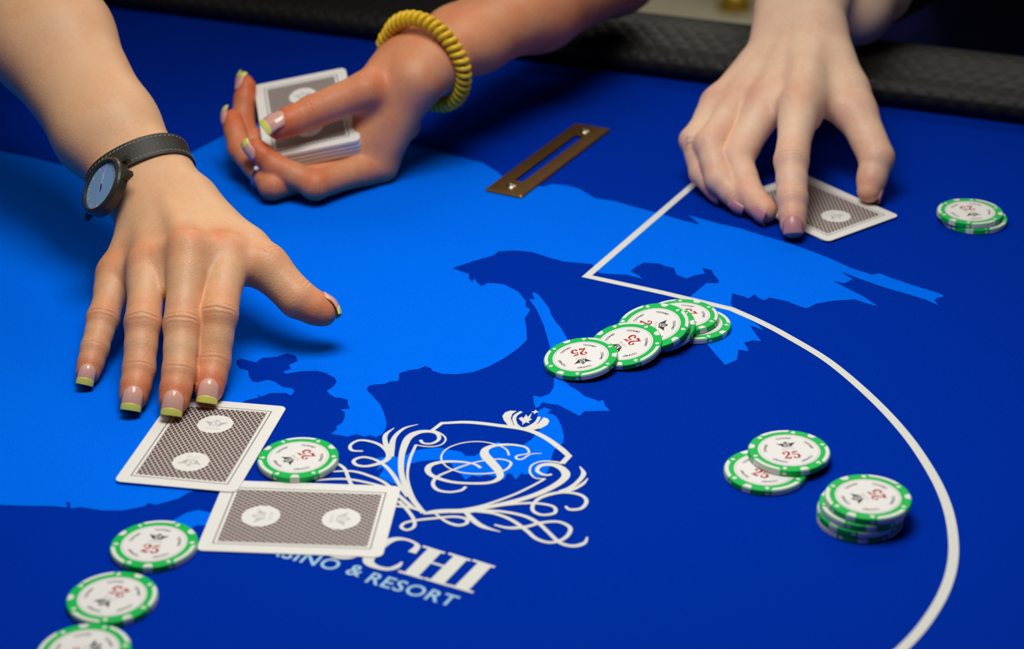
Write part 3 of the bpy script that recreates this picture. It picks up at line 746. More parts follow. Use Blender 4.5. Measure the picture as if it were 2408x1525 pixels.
r1 = xy(2290, 521); r2 = xy(2279, 519)
place_chip((*r1, 0.05), 40, 0-75+25, 'lower chip of the far pair right of the pinched cards', G4)
place_chip((*r2, CT+0.12), -82, -75, 'upper chip of the far pair right of the pinched cards', G4)
place_chip((-108.26, 872.29, 0.45), 212, 90, 'single chip beside the two face-down cards, against the printed crest', None)
G5 = 'three chips in a row at the lower left'
place_chip((-168.98, 795.97, 0.05), 78, 90, 'chip at the lower left touching the corner of the crosswise card, number upright', G5)
place_chip((-181.32, 752.88, 0.05), 236, 0, 'middle chip of the row of three at the lower left', G5)
place_chip((-186.73, 712.40, 0.05), 30, 40, 'nearest chip of the row of three, cut off by the bottom edge', G5)
# ------------------------------------------------------------------ limbs: smooth-blended bone field, meshed as one continuous skin
BIG = 60.0
def smin(a, b, k):
    h = np.maximum(k-np.abs(a-b), 0.0); return np.minimum(a, b)-h*h/(4*k)
class Field:
    def __init__(s, lo, hi, h):
        s.lo = np.array(lo, float); s.h = h
        s.n = np.ceil((np.array(hi)-s.lo)/h).astype(int)+1
        s.D = np.full(s.n, BIG, np.float32)
        s.ax = [(s.lo[i]+h*np.arange(s.n[i])).astype(np.float32) for i in range(3)]
    def add(s, prims, k=4.0, kout=4.0):
        """prims: (a, b, ra, rb) round cones blended with k, then blended into the field with kout"""
        A = np.array([p[0] for p in prims]); B = np.array([p[1] for p in prims])
        rm = max(max(p[2], p[3]) for p in prims)+max(k, kout)*1.5+3*s.h
        lo = np.minimum(A.min(0), B.min(0))-rm; hi = np.maximum(A.max(0), B.max(0))+rm
        i0 = np.clip(np.floor((lo-s.lo)/s.h).astype(int), 0, s.n); i1 = np.clip(np.ceil((hi-s.lo)/s.h).astype(int)+1, 0, s.n)
        if np.any(i1 <= i0): return
        sl = tuple(slice(a, b) for a, b in zip(i0, i1))
        X = s.ax[0][sl[0]][:, None, None]; Y = s.ax[1][sl[1]][None, :, None]; Z = s.ax[2][sl[2]][None, None, :]
        F = None
        for a, b, ra, rb in prims:
            a = np.asarray(a, np.float32); d = np.asarray(b, np.float32)-a; L2 = float(d @ d)+1e-6
            t = np.clip(((X-a[0])*d[0]+(Y-a[1])*d[1]+(Z-a[2])*d[2])/L2, 0, 1)
            q = np.sqrt((X-a[0]-t*d[0])**2+(Y-a[1]-t*d[1])**2+(Z-a[2]-t*d[2])**2)-(ra+t*(rb-ra))
            F = q if F is None else smin(F, q, k)
        s.D[sl] = smin(s.D[sl], F.astype(np.float32), kout)
    def mesh(s):
        D = s.D; inside = D < 0
        nx, ny, nz = D.shape
        cnt = np.zeros((nx-1, ny-1, nz-1), np.int8)
        for dx in (0, 1):
            for dy in (0, 1):
                for dz in (0, 1):
                    cnt += inside[dx:nx-1+dx, dy:ny-1+dy, dz:nz-1+dz]
        act = (cnt > 0) & (cnt < 8)
        I, J, K = np.nonzero(act); n = len(I)
        idx = np.full(act.shape, -1, np.int32); idx[I, J, K] = np.arange(n)
        acc = np.zeros((n, 3)); num = np.zeros(n)
        cs = [(a, b, c) for a in (0, 1) for b in (0, 1) for c in (0, 1)]
        for c0 in cs:
            for axn in range(3):
                if c0[axn]: continue
                c1 = list(c0); c1[axn] = 1
                v0 = D[I+c0[0], J+c0[1], K+c0[2]]; v1 = D[I+c1[0], J+c1[1], K+c1[2]]
                cr_ = (v0 < 0) != (v1 < 0)
                t = np.where(cr_, v0/(v0-v1+1e-12), 0)
                pos = np.tile(np.array(c0, float), (n, 1)); pos[:, axn] += t
                acc[cr_] += pos[cr_]; num[cr_] += 1
        V = np.stack([I, J, K], 1)+acc/np.maximum(num, 1)[:, None]
        V = V*s.h+s.lo
        Fs = []
        for axn in range(3):
            a, b = [x for x in range(3) if x != axn]
            sh = [nx, ny, nz]; sh[axn] -= 1
            s0 = [slice(None)]*3; s1 = [slice(None)]*3
            s0[axn] = slice(0, -1); s1[axn] = slice(1, None)
            for sx in (s0, s1):
                sx[a] = slice(1, -1); sx[b] = slice(1, -1)
            i0 = inside[tuple(s0)]; i1 = inside[tuple(s1)]
            e = np.argwhere(i0 != i1)
            if not len(e): continue
            flip = i1[tuple(e.T)]
            e[:, a] += 1; e[:, b] += 1
            def cell(da, db):
                q = e.copy(); q[:, a] -= da; q[:, b] -= db; return idx[q[:, 0], q[:, 1], q[:, 2]]
            q = np.stack([cell(1, 1), cell(0, 1), cell(0, 0), cell(1, 0)], 1)
            if axn == 1: q = q[:, ::-1]
            q[flip] = q[flip][:, ::-1]
            Fs.append(q)
        Fq = np.concatenate(Fs)
        # light smoothing
        ed = np.concatenate([Fq[:, [0, 1]], Fq[:, [1, 2]], Fq[:, [2, 3]], Fq[:, [3, 0]]])
        for lam in (0.5, -0.52, 0.5, -0.52):
            S = np.zeros_like(V); C = np.zeros(n)
            for c_ in range(3):
                S[:, c_] = np.bincount(ed[:, 0], V[ed[:, 1], c_], n)+np.bincount(ed[:, 1], V[ed[:, 0], c_], n)
            C = np.bincount(ed[:, 0], minlength=n)+np.bincount(ed[:, 1], minlength=n)
            V = V+lam*(S/np.maximum(C, 1)[:, None]-V)
        return V, Fq
    def dist(s, p):
        q = (np.asarray(p)-s.lo)/s.h; i = np.clip(np.floor(q).astype(int), 0, s.n-2); t = np.clip(q-i, 0, 1)
        c = s.D[i[0]:i[0]+2, i[1]:i[1]+2, i[2]:i[2]+2]
        c = c[0]*(1-t[0])+c[1]*t[0]; c = c[0]*(1-t[1])+c[1]*t[1]; return float(c[0]*(1-t[2])+c[1]*t[2])
    def hit(s, o_, d, rmax=90):
        """distance from o_ along d to the skin"""
        r = 0.0
        while r < rmax:
            if s.dist(o_+d*r) > 0: return r
            r += 0.4
        return r
nrm = lambda v: np.asarray(v, float)/np.linalg.norm(v)

def build_limb(spec, h):
    """spec: fingers {name: ([MCP, PIP, DIP, TIP], radii, dorsal)}, thumb, wrist, arm -> field, verts, faces, attributes"""
    pts = []
    fl_, th = spec['fingers'], spec['thumb']
    for P, R, d in list(fl_.values())+[th]: pts += list(P)
    pts += [p for seg in spec['arm'] for p in seg[:2]]
    pts = np.array(pts); lo = pts.min(0)-48; hi = pts.max(0)+48
    F = Field(lo, hi, h)
    Wc, lat, n_ = spec['wrist'], spec['lat'], spec['dorsal']
    fw0 = nrm(fl_['middle'][0][0]-Wc)
    off = {'index': 13, 'middle': 4.5, 'ring': -4.5, 'pinky': -12.5}
    pr = spec.get('palm_r', 10.5); thick = spec.get('thick', 7.0)
    palm = []
    for nm, o_ in off.items():
        M_ = fl_[nm][0][0]; B_ = Wc+fw0*12+lat*o_
        r1 = fl_[nm][1][0]
        palm.append((B_, M_-n_*1.0, 11.5, r1+0.3))
        palm.append((B_-n_*thick, M_-n_*thick, 11.5, r1-0.5))
    names = list(off)
    for a, b in zip(names[:-1], names[1:]):
        Ma, Mb = fl_[a][0][0], fl_[b][0][0]
        palm.append((Ma*.5+Mb*.5-n_*4, (Wc+fw0*14)*.6+(Ma+Mb)*.2-n_*4, 9.0, 11.0))
    F.add(palm, 9, 4)
    wb = spec.get('web', 0.42)
    for a, b in zip(names[:-1], names[1:]):
        Qa, Qb = fl_[a][0], fl_[b][0]
        q0 = (Qa[0]+Qb[0])/2-n_*0.8; q1 = ((Qa[0]*(1-wb)+Qa[1]*wb)+(Qb[0]*(1-wb)+Qb[1]*wb))/2-n_*2.5
        if np.linalg.norm(Qa[1]-Qb[1]) < 34: F.add([(q0, q1, 9.4, 6.2)], 2, 6)
    # forearm
    F.add(spec['arm'], 14, 16)
    # thumb with its fleshy base
    P, R, d = th
    F.add([(P[0], P[1], R[0], R[1]), (P[1], P[2], R[1]-.3, R[2])], 5, 9)
    F.add([(P[1], P[2], R[1]-.4, R[2]), (P[2], P[2]*.35+P[3]*.65, R[2]-.2, (R[2]+R[3])*.5+.4), (P[2]*.45+P[3]*.55, P[3], (R[2]+R[3])*.5, R[3])], 2.5, 3)
    for seg in spec.get('extra', []): F.add([seg[:4]], 5, seg[4])
    # fingers
    for nm, (Q, R, d) in fl_.items():
        m, p, q, t = Q
        seg = [(m, m*.5+p*.5, R[0], R[1]*.97), (m*.5+p*.5, p, R[1]*.97, R[1]),
               (p, p*.5+q*.5, R[1]*.99, R[2]*.98), (p*.5+q*.5, q, R[2]*.98, R[2]),
               (q, q*.4+t*.6, R[2]*.97, R[3]*1.06), (q*.4+t*.6, t, R[3]*1.04, R[3])]
        # a gap field keeps neighbours separate: blend strongly only near the knuckle
        F.add(seg, 2.0, 1.6)
        F.add([(m, m*.72+p*.28, R[0]-.3, R[1]*.95)], 2, 7)
    # knuckle heads and joint bulges
    for nm, (Q, R, d) in fl_.items():
        m, p, q, t = Q
        nk = spec.get('knuckle', 1.4)
        c_ = m+n_*nk*0.9; F.add([(c_, c_-fw0*6, R[0]*.72, R[0]*.5)], 2, 8)
        dp = nrm(d-nrm(t-p)*(d @ nrm(t-p)))
        F.add([(p+dp*1.2, p+dp*1.2, R[1]*.84, R[1]*.84)], 2, 2.5)
    for nm in spec.get('tendons', []):
        m = fl_[nm][0][0]; B_ = Wc+fw0*16+lat*off[nm]*.5+n_*9
        F.add([(B_-n_*1.0, m+n_*6.0, 2.6, 3.2)], 2, 7)
    V, Q4 = F.mesh()
    n = len(V)
    flush = np.zeros(n); cpos = np.zeros(n); camt = np.zeros(n)
    def g_(c_, r): return np.exp(-((V-c_)**2).sum(1)/(r*r))
    for nm, (Q, R, d) in list(fl_.items())+[('thumb', th)]:
        m, p, q, t = Q
        flush = np.maximum(flush, 0.75*g_(t, R[3]*2.0)); flush = np.maximum(flush, 0.45*g_(q, R[2]*1.3))
        flush = np.maximum(flush, 0.42*g_(p, R[1]*1.25))
        if nm != 'thumb': flush = np.maximum(flush, 0.42*g_(m+n_*9, 14))
        for (c_, nx_, pv, rr, amt, wdt) in ((p, q, m, R[1], 0.75, 3.2), (q, t, p, R[2], 0.45, 1.9)):
            ax_ = nrm(nrm(nx_-c_)+nrm(c_-pv)); dd = nrm(d-ax_*(d @ ax_))
            rel = V-c_; s_ = rel @ ax_; up = (rel @ dd)/rr
            far = np.linalg.norm(rel-np.outer(s_, ax_), axis=1)
            w = amt*np.exp(-(s_/wdt)**2)*np.clip((up-0.5)/0.4, 0, 1)*(far < rr*1.45)
            sel = w > camt; camt[sel] = w[sel]; cpos[sel] = s_[sel]
    flush = np.clip(flush*spec.get('flush', 1.0)+spec.get('flush0', 0.0), 0, 1)
    return F, V, Q4, flush, cpos, camt

def person_mesh(name, limbs, mat, parent):
    Vs, Fs, A1, A2, A3 = [], [], [], [], []; o0 = 0
    for F, V, Q, a, b, c in limbs:
        Vs.append(V); Fs.append(Q+o0); A1.append(a); A2.append(b); A3.append(c); o0 += len(V)
    V = np.concatenate(Vs)*.001; Q = np.concatenate(Fs)
    me = bpy.data.meshes.new(name)
    me.vertices.add(len(V)); me.vertices.foreach_set('co', V.astype('f').ravel())
    me.loops.add(Q.size); me.loops.foreach_set('vertex_index', Q.astype('i').ravel())
    me.polygons.add(len(Q)); me.polygons.foreach_set('loop_start', np.arange(0, Q.size, 4, dtype='i'))
    me.polygons.foreach_set('loop_total', np.full(len(Q), 4, 'i')) if bpy.app.version < (4, 1, 0) else None
    me.update(calc_edges=True); me.validate()
    me.polygons.foreach_set('use_smooth', [True]*len(me.polygons))
    for nm, arr in (('flush', A1), ('crease_pos', A2), ('crease_amt', A3)):
        at_ = me.attributes.new(nm, 'FLOAT', 'POINT'); at_.data.foreach_set('value', np.concatenate(arr).astype('f'))
    me.materials.append(mat)
    o = bpy.data.objects.new(name, me); return link(o, parent)

def nail(parent, F, dip, tip, dorsal, r, length, tiplen, mat, twist=0.0, wide=0.70, reach=1.12, droop=0.26):
    """curved plate on the end joint; the free edge is a child"""
    ax_ = nrm(tip-dip); d = nrm(dorsal-ax_*(dorsal @ ax_)); s_ = np.cross(ax_, d)
    if twist: d, s_ = d*math.cos(twist)+s_*math.sin(twist), s_*math.cos(twist)-d*math.sin(twist)
    hc = F.hit(tip-ax_*r*.3, d, 20)                      # skin height over the pad
    hb = F.hit(tip-ax_*(length-r*reach), d, 20)
    xe = r*reach                                          # where the pad ends
    x0 = xe-length
    nu, nv = 10, 10
    def surf(u, x, lift):
        t = (x-x0)/(xe-x0)
        q = min(1.0, max(0.0, (x-x0)/(-x0)))
        hh = hb*(1-q)+hc*q
        if x > 0: hh *= 1-droop*(x/r)**2
        w = r*wide*(0.80+0.20*min(1, t*3)) if t < .33 else r*wide
        ang = u*math.radians(58)
        return tip+ax_*x+d*(hh*1.0-(1-math.cos(ang))*r*.95+0.28+lift)+s_*(math.sin(ang)/math.sin(math.radians(58))*w)
    def plate(xa, xb, round0, round1, lift):
        vv = []; ff = []
        for j in range(nv+1):
            for i in range(nu+1):
                u = -1+2*i/nu; a, b_ = xa, xb
                if round0: a = xa+(1-math.sqrt(max(0, 1-u*u*.92)))*length*.32
                if round1: b_ = xb-(u*u)*r*round1
                x = a+(b_-a)*j/nv
                vv.append(surf(u, x, lift))
        for j in range(nv):
            for i in range(nu): q = j*(nu+1)+i; ff.append((q, q+1, q+nu+2, q+nu+1))
        return mm(vv), ff
    v_, f_ = plate(x0, xe, True, 0.12, 0.0)
    o = mesh_obj('fingernail', v_, f_, mat, parent, smooth=True)
    md = o.modifiers.new('thickness', 'SOLIDIFY'); md.thickness = 0.0006; md.offset = 0
    if tiplen:
        v_, f_ = plate(xe-1.0, xe+tiplen, False, 0.16, 0.12)
        o2 = mesh_obj('nail_tip', v_, f_, MAT['nail_yellow'], o, smooth=True)
        md = o2.modifiers.new('thickness', 'SOLIDIFY'); md.thickness = 0.0007; md.offset = 0
        tag(o2, 'yellow painted nail tip')
    return o

def order(P): return P[::-1]
def to_cam(p): return nrm(CAM-p)

# ============================== dealer: right hand pressing the card, watch on the wrist
HA = {'index': order(chain((492, 914), 7.9, [(503, 851), (515, 741), (538, 600)], (16.5, 26, 44))),
      'middle': order(chain((409, 941), 8.6, [(421, 874), (428, 764), (444, 590)], (17, 28, 47))),
      'ring': order(chain((314, 932), 7.9, [(327, 867), (336, 759), (350, 622)], (17, 27, 44))),
      'pinky': order(chain((207, 876), 6.9, [(223, 819), (242, 750), (275, 645)], (15.5, 20, 35)))}
RA = {'index': (10.8, 10.25, 9.1, 7.8), 'middle': (10.7, 10.05, 9.0, 7.9), 'ring': (10.6, 9.9, 8.8, 7.6), 'pinky': (10.0, 9.0, 7.8, 6.6)}
WA = solve(HA['middle'][0], 378, 470, 80)
latA = nrm(HA['index'][0]-HA['pinky'][0])
fwA = nrm(HA['middle'][0]-WA)
nA = nrm(np.cross(fwA, latA)); nA = nA if nA[2] > 0 else -nA
latA = nrm(np.cross(nA, fwA)); latA = latA if latA @ (HA['index'][0]-HA['pinky'][0]) > 0 else -latA
EA = solve(WA, -45, -190, 258, 1)
axA = nrm(EA-WA)
lA = nrm(latA-axA*(latA @ axA))
bow = -camr*5.5
tA = [WA+fwA*14+latA*17-nA*6, at(622, 622, 46), at(700, 702, 31), at(759, 733, 24)]
armA = []
for s_ in (-1, 1):
    armA += [(WA+fwA*8+latA*s_*9, WA-fwA*0+lA*s_*8.5+axA*14+bow*.3, 15, 17.0), (WA+axA*14+lA*s_*8.5+bow*.3, WA+axA*60+lA*s_*8.5+bow, 17, 21),
             (WA+axA*60+lA*s_*8.5+bow, WA+axA*140+lA*s_*9.5+bow*.8, 21, 27), (WA+axA*140+lA*s_*9.5+bow*.8, EA+lA*s_*8, 27, 29)]
SHA = EA+np.array([45, 250, 215.])
armA += [(EA, SHA, 28, 42)]
fA = {}
for nm in HA:
    t_, q_ = HA[nm][3], HA[nm][2]
    fA[nm] = (HA[nm], RA[nm], nrm(to_cam(t_)+np.array([0, 0, .35])))
specA = dict(fingers=fA, thumb=(tA, (13.5, 11.2, 10.2, 8.0), nrm(np.array([0.35, 0.60, 0.70]))), wrist=WA, lat=latA, dorsal=nA, arm=armA,
             extra=[(tA[1]*.75+tA[0]*.25, HA['index'][0]*.55+WA*.45-nA*5, 9, 9, 12), (tA[1]*.9+tA[2]*.1, HA['index'][0]*.8+WA*.2-nA*6, 6.5, 8, 12)],
             tendons=['index', 'middle'], flush=1.15, flush0=0.04)
limbA = build_limb(specA, 1.15)

# ============================== dealer: left hand holding the deck, palm up
def D(x, y, z): return DECK_C+np.array(DECK_R @ Vector((x, y, z)))     # deck-local to table frame
HB = {'index': [at(894, 386, 11), at(742, 435, 13), at(645, 391, 22), at(604, 352, 32)],
      'middle': [at(818, 398, 9), at(641, 438, 11), at(565, 352, 22), at(546, 282, 36)],
      'ring': [D(30, 6, -22), at(582, 338, 17), at(570, 276, 31), at(579, 205, 48)],
      'pinky': [D(46, 34, -20), D(0, 30, -22), at(563, 232, 26), at(566, 190, 42)]}
HB['pinky'][3] = HB['ring'][3]+np.array([-3, 17, -3.0]); HB['pinky'][2] = HB['pinky'][3]+np.array([-2, 0, -20.0])
HB['pinky'][1] = D(-14, 28, -22)
RB = {'index': (10.4, 9.6, 8.6, 7.2), 'middle': (10.0, 8.8, 8.2, 7.0), 'ring': (10.2, 9.2, 8.0, 6.9), 'pinky': (9.2, 8.2, 7.0, 6.0)}
WB = at(985, 150, 72)
latB = nrm(HB['index'][0]-HB['pinky'][0]); fwB = nrm(HB['middle'][0]-WB)
nB = nrm(np.cross(fwB, latB)); nB = nB if nB[2] < 0 else -nB            # back of the hand faces down
latB = nrm(np.cross(nB, fwB)); latB = latB if latB @ (HB['index'][0]-HB['pinky'][0]) > 0 else -latB
EB = solve(WB, 1430, -80, 240, 1)
axB = nrm(EB-WB); lB = nrm(latB-axB*(latB @ axB))
tB = [at(925, 160, 66), at(862, 212, 62), at(733, 264, 51), at(655, 297, 46)]
armB = []
for s_ in (-1, 1):
    armB += [(WB+fwB*8+latB*s_*8, WB+axB*10+lB*s_*9, 15, 16.5), (WB+axB*10+lB*s_*9, WB+axB*55+lB*s_*10, 16.5, 19),
             (WB+axB*55+lB*s_*10, WB+axB*130+lB*s_*10, 19, 27), (WB+axB*130+lB*s_*10, EB+lB*s_*8, 27, 32)]
SHB = EB+np.array([-60, 190, 240.])
armB += [(EB, SHB, 36, 42)]
fB = {nm: (HB[nm], RB[nm], nrm(np.array([-1.0, -0.45, 0.1]))) for nm in HB}
fB['index'] = (HB['index'], RB['index'], nrm(np.array([-0.75, -0.8, -0.1])))
specB = dict(fingers=fB, thumb=(tB, (14.0, 11.8, 10.3, 8.6), nrm(np.array([0.1, -0.35, 1.0]))), wrist=WB, lat=latB, dorsal=nB, arm=armB, thick=3.0,
             extra=[(tB[1]*.45+tB[0]*.55+camr*9+fwd*10, HB['index'][0]*.6+WB*.4+camr*6+fwd*8, 9, 10, 9)],
             flush=1.0, flush0=0.5)
limbB = build_limb(specB, 1.15)

dealer = tag(empty('person', (EA[0]*.0005+EB[0]*.0005, 1.78, 0)), 'dealer in black, one hand pressing a card and the other holding the deck', 'person')
def localize(o):
    o.location = W3((0, 0, 0))-o.parent.location if o.parent.type == 'EMPTY' else o.location
bodyA = person_mesh('body', [limbA, limbB], MAT['skin_dealer'], dealer); localize(bodyA)
for nm in HA:
    Q, R, d = fA[nm]
    localize(nail(dealer, limbA[0], Q[2], Q[3], d, R[3], 10.4 if nm != 'pinky' else 8.8, 2.3, MAT['nail_pink']))
localize(nail(dealer, limbA[0], tA[2], tA[3], specA['thumb'][2], 8.0, 12, 2.6, MAT['nail_pink'], wide=.85, reach=.9, droop=.45))
for nm in HB:
    Q, R, d = fB[nm]
    localize(nail(dealer, limbB[0], Q[2], Q[3], d, R[3], 10.5, 2.8, MAT['nail_pink'], reach=1.0))
localize(nail(dealer, limbB[0], tB[2], tB[3], specB['thumb'][2], 8.6, 13, 2.8, MAT['nail_pink'], wide=.85, reach=1.0))

# ============================== player on the right
HC = {'index': order(chain((1865, 530), 8.3, [(1863, 467), (1861, 378), (1880, 250)], (18.5, 28, 48))),
      'middle': order(chain((1798, 495), 8.3, [(1762, 459), (1732, 376), (1806, 236)], (18, 31, 52))),
      'ring': order(chain((1742, 473), 8.3, [(1692, 423), (1670, 340), (1740, 240)], (21, 29, 48))),
      'pinky': order(chain((1690, 452), 7.3, [(1650, 407), (1632, 330), (1690, 246)], (20, 24, 40)))}
RC_ = {'index': (11.8, 11.0, 9.8, 8.0), 'middle': (11.8, 11.0, 9.7, 8.0), 'ring': (11.6, 10.6, 9.4, 7.8), 'pinky': (10.6, 9.4, 8.2, 7.0)}
WC = solve(HC['middle'][0], 1885, 40, 92)
fwC = nrm(HC['middle'][0]-WC); lat0 = HC['index'][0]-HC['pinky'][0]
nC = nrm(np.cross(fwC, lat0)); nC = nC if nC[2] > 0 else -nC
latC = nrm(np.cross(nC, fwC)); latC = latC if latC @ lat0 > 0 else -latC
EC = solve(WC, 1900, -330, 255, 1)
axC = nrm(EC-WC); lC = nrm(latC-axC*(latC @ axC))
tC = [WC+fwC*20+latC*20-nC*6, at(2012, 262, 45), at(2062, 372, 26), at(2044, 448, 10)]
armC = []
for s_ in (-1, 1):
    armC += [(WC+fwC*10+latC*s_*12, WC+axC*12+lC*s_*11, 18, 19.5), (WC+axC*12+lC*s_*11, WC+axC*60+lC*s_*11, 19.5, 22),
             (WC+axC*60+lC*s_*11, WC+axC*140+lC*s_*10, 22, 31), (WC+axC*140+lC*s_*10, EC+lC*s_*8, 31, 36)]
SHC = EC+np.array([120, 190, 190.])
armC += [(EC, SHC, 38, 46)]
fC = {nm: (HC[nm], RC_[nm], nrm(to_cam(HC[nm][3])+np.array([-.05, 0, .3]))) for nm in HC}
for nm in ('middle', 'ring', 'pinky'): fC[nm] = (HC[nm], RC_[nm], nrm(np.array([-0.95, 0.2, 0.05])))
specC = dict(fingers=fC, thumb=(tC, (15.5, 12.4, 10.7, 7.8), nrm(np.array([0.8, 0.5, 0.2]))), wrist=WC, lat=latC, dorsal=nC, arm=armC, thick=8.0,
             extra=[(tC[1]*.75+tC[0]*.25, HC['index'][0]*.5+WC*.5-nC*7, 10, 11, 14), (tC[1]*.95+tC[2]*.05, HC['index'][0]*.78+WC*.22-nC*7, 7, 9, 13)],
             tendons=['index', 'middle', 'ring', 'pinky'], flush=0.85, flush0=0.1, knuckle=2.6)
limbC = build_limb(specC, 1.25)
# the other arm: elbow propped on the rail
EL = at(2006, 8, 64); HL = EL+np.array([-60, 40, 240.]); SHL = solve(EL, 2330, -215, 290, 1)
Fl = Field(np.minimum(np.minimum(EL, HL), SHL)-70, np.maximum(np.maximum(EL, HL), SHL)+70, 2.6)
Fl.add([(EL, EL*.4+HL*.6, 25, 32), (EL*.4+HL*.6, HL, 34, 26), (EL, SHL, 25, 44), (EL+np.array([2, -4, -4.]), EL, 21, 25)], 14, 14)
Vl, Ql = Fl.mesh(); z_ = np.zeros(len(Vl))
player = tag(empty('person', (0.42, 1.72, 0)), 'player in dark clothes with bare nails pinching two face-down cards', 'person')
bodyC = person_mesh('body', [limbC, (Fl, Vl, Ql, z_+.05, z_, z_)], MAT['skin_player'], player); localize(bodyC)
for nm in HC:
    Q, R, d = fC[nm]
    localize(nail(player, limbC[0], Q[2], Q[3], d, R[3], 11.5, 0.0, MAT['nail_plain'], wide=.76, reach=1.08))
localize(nail(player, limbC[0], tC[2], tC[3], specC['thumb'][2], 8.6, 11, 0.0, MAT['nail_plain'], reach=.7))

# ============================== clothes
def cloth(name, prims, h, k, mat, parent, label_=None):
    A = np.array([p[0] for p in prims]+[p[1] for p in prims]); rm = max(max(p[2], p[3]) for p in prims)+30
    Fc = Field(A.min(0)-rm, A.max(0)+rm, h); Fc.add(prims, k, 4)
    V, Q = Fc.mesh()
    o = mesh_obj(name, V*.001, Q, mat, parent, smooth=True); localize(o)
    if label_: tag(o, label_)
    return o
cx = (SHA[0]+SHB[0])/2
TD = np.array([cx, max(SHA[1], SHB[1])+70, 0.])
def torso(c, zt, zb, hw, r, lean=0):
    L_ = []
    for s_ in (-1, 0, 1):
        L_.append((c+np.array([s_*hw, -lean if s_ else -lean-10, zt]), c+np.array([s_*hw*.8, 0, zb]), r*(1 if s_ == 0 else .8), r*.95))
    return L_
cloth('shirt', torso(TD, 250, -260, 110, 120)+[(SHA*.6+EA*.4, SHA, 50, 62), (SHB*.6+EB*.4, SHB, 50, 62),
      (SHA, TD+np.array([-90, 0, 250]), 62, 80), (SHB, TD+np.array([90, 0, 250]), 62, 80)], 7, 40, MAT['black_cloth'], dealer, 'black short-sleeved top')
cloth('trousers', [(TD+np.array([s_*90, 0, -260]), TD+np.array([s_*110, 60, -420]), 110, 95) for s_ in (-1, 1)]+[(TD+np.array([s_*110, 60, -420]), TD+np.array([s_*120, 40, -735]), 90, 60) for s_ in (-1, 1)], 9, 30, MAT['black_cloth'], dealer)
TP = np.array([EC[0]+265, max(SHC[1], SHL[1])+60, 0.])
cloth('shirt', torso(TP, 260, -280, 130, 130)+[(SHC, TP+np.array([-100, 0, 260]), 66, 90)], 8, 40, MAT['navy_cloth'], player, 'dark navy top')
cloth('sleeve', [(EL*.8+SHL*.2, SHL, 31, 50), (SHL, TP+np.array([110, 0, 250]), 64, 85)], 4, 20, MAT['black_cloth'], player, 'black sleeve above the propped elbow')
cloth('sleeve', [(SHC*.62+EC*.38, SHC, 54, 66), (SHC, TP+np.array([-110, 0, 250]), 66, 85)], 5, 20, MAT['black_cloth'], player, 'black sleeve of the reaching arm')
cloth('trousers', [(TP+np.array([s_*100, 0, -280]), TP+np.array([s_*120, 40, -420]), 115, 95) for s_ in (-1, 1)]+[(TP+np.array([s_*120, 40, -420]), TP+np.array([s_*130, 30, -735]), 90, 60) for s_ in (-1, 1)], 9, 30, MAT['navy_cloth'], player)

# ============================== wristwatch
def ring_on(F, c_, ax_, up, n=72, lift=0.9):
    """loop hugging the skin round axis ax_; returns points, outward normals"""
    e1 = nrm(up-ax_*(up @ ax_)); e2 = np.cross(ax_, e1); pts = []; nr = []
    for i in range(n):
        a = 2*math.pi*i/n; d = e1*math.cos(a)+e2*math.sin(a)
        pts.append(c_+d*(F.hit(c_, d)+lift)); nr.append(d)
    return np.array(pts), np.array(nr)
def strip_mesh(P, Nr, ax_, w, t, closed=True):
    """band of width w, thickness t"""
    vv = []; ff = []; k = len(P)
    for p, n_ in zip(P, Nr):
        vv += [p-ax_*w/2, p-ax_*w/2*.94+n_*t, p+ax_*w/2*.94+n_*t, p+ax_*w/2]
    for i in range(k if closed else k-1):
        for j in range(4):
            a = i*4+j; b_ = i*4+(j+1) % 4; c2_ = ((i+1) % k)*4
            ff.append((a, b_, c2_+(j+1) % 4, c2_+j))
    return vv, ff
cW = WA+axA*22+bow*.4
axW = nrm(axA+np.array([0.10, 0.0, 0.10]))
PW, NW = ring_on(limbA[0], cW, axW, np.array([0, 0, 1.]), 64, 0.7)
# smooth the loop
for _ in range(6): PW = .5*PW+.25*(np.roll(PW, 1, 0)+np.roll(PW, -1, 0))
wcen = (PW.min(0)+PW.max(0))/2*.001
watch = tag(empty('wristwatch', W3(wcen*1000)), 'watch with blue dial and black stitched strap on the card-pressing wrist', 'watch')
WL = -Vector(wcen)
vv, ff = strip_mesh(PW, NW, axW, 15.5, 2.2)
strap = mesh_obj('strap', mm(vv), ff, MAT['strap'], watch, smooth=False, loc=WL)
# stitches along both edges
vs_, fs_ = [], []
k = len(PW); tang = np.roll(PW, -1, 0)-np.roll(PW, 1, 0); tang /= np.linalg.norm(tang, axis=1)[:, None]
for i in range(0, k):
    for e in (-1, 1):
        c_ = PW[i]+NW[i]*2.35+axW*e*5.4; a = tang[i]*.85+axW*.3*e; b_ = np.cross(NW[i], nrm(a))*.34
        o0 = len(vs_)
        vs_ += [c_-a-b_, c_+a-b_, c_+a+b_, c_-a+b_, c_-a*.7+NW[i]*.3, c_+a*.7+NW[i]*.3]
        fs_ += [(o0, o0+1, o0+5, o0+4), (o0+3, o0+4, o0+5, o0+2), (o0, o0+4, o0+3), (o0+1, o0+2, o0+5)]
st_ = mesh_obj('stitching', mm(vs_), fs_, MAT['stitch'], strap); tag(st_, 'pale grey stitching', kind='stuff')
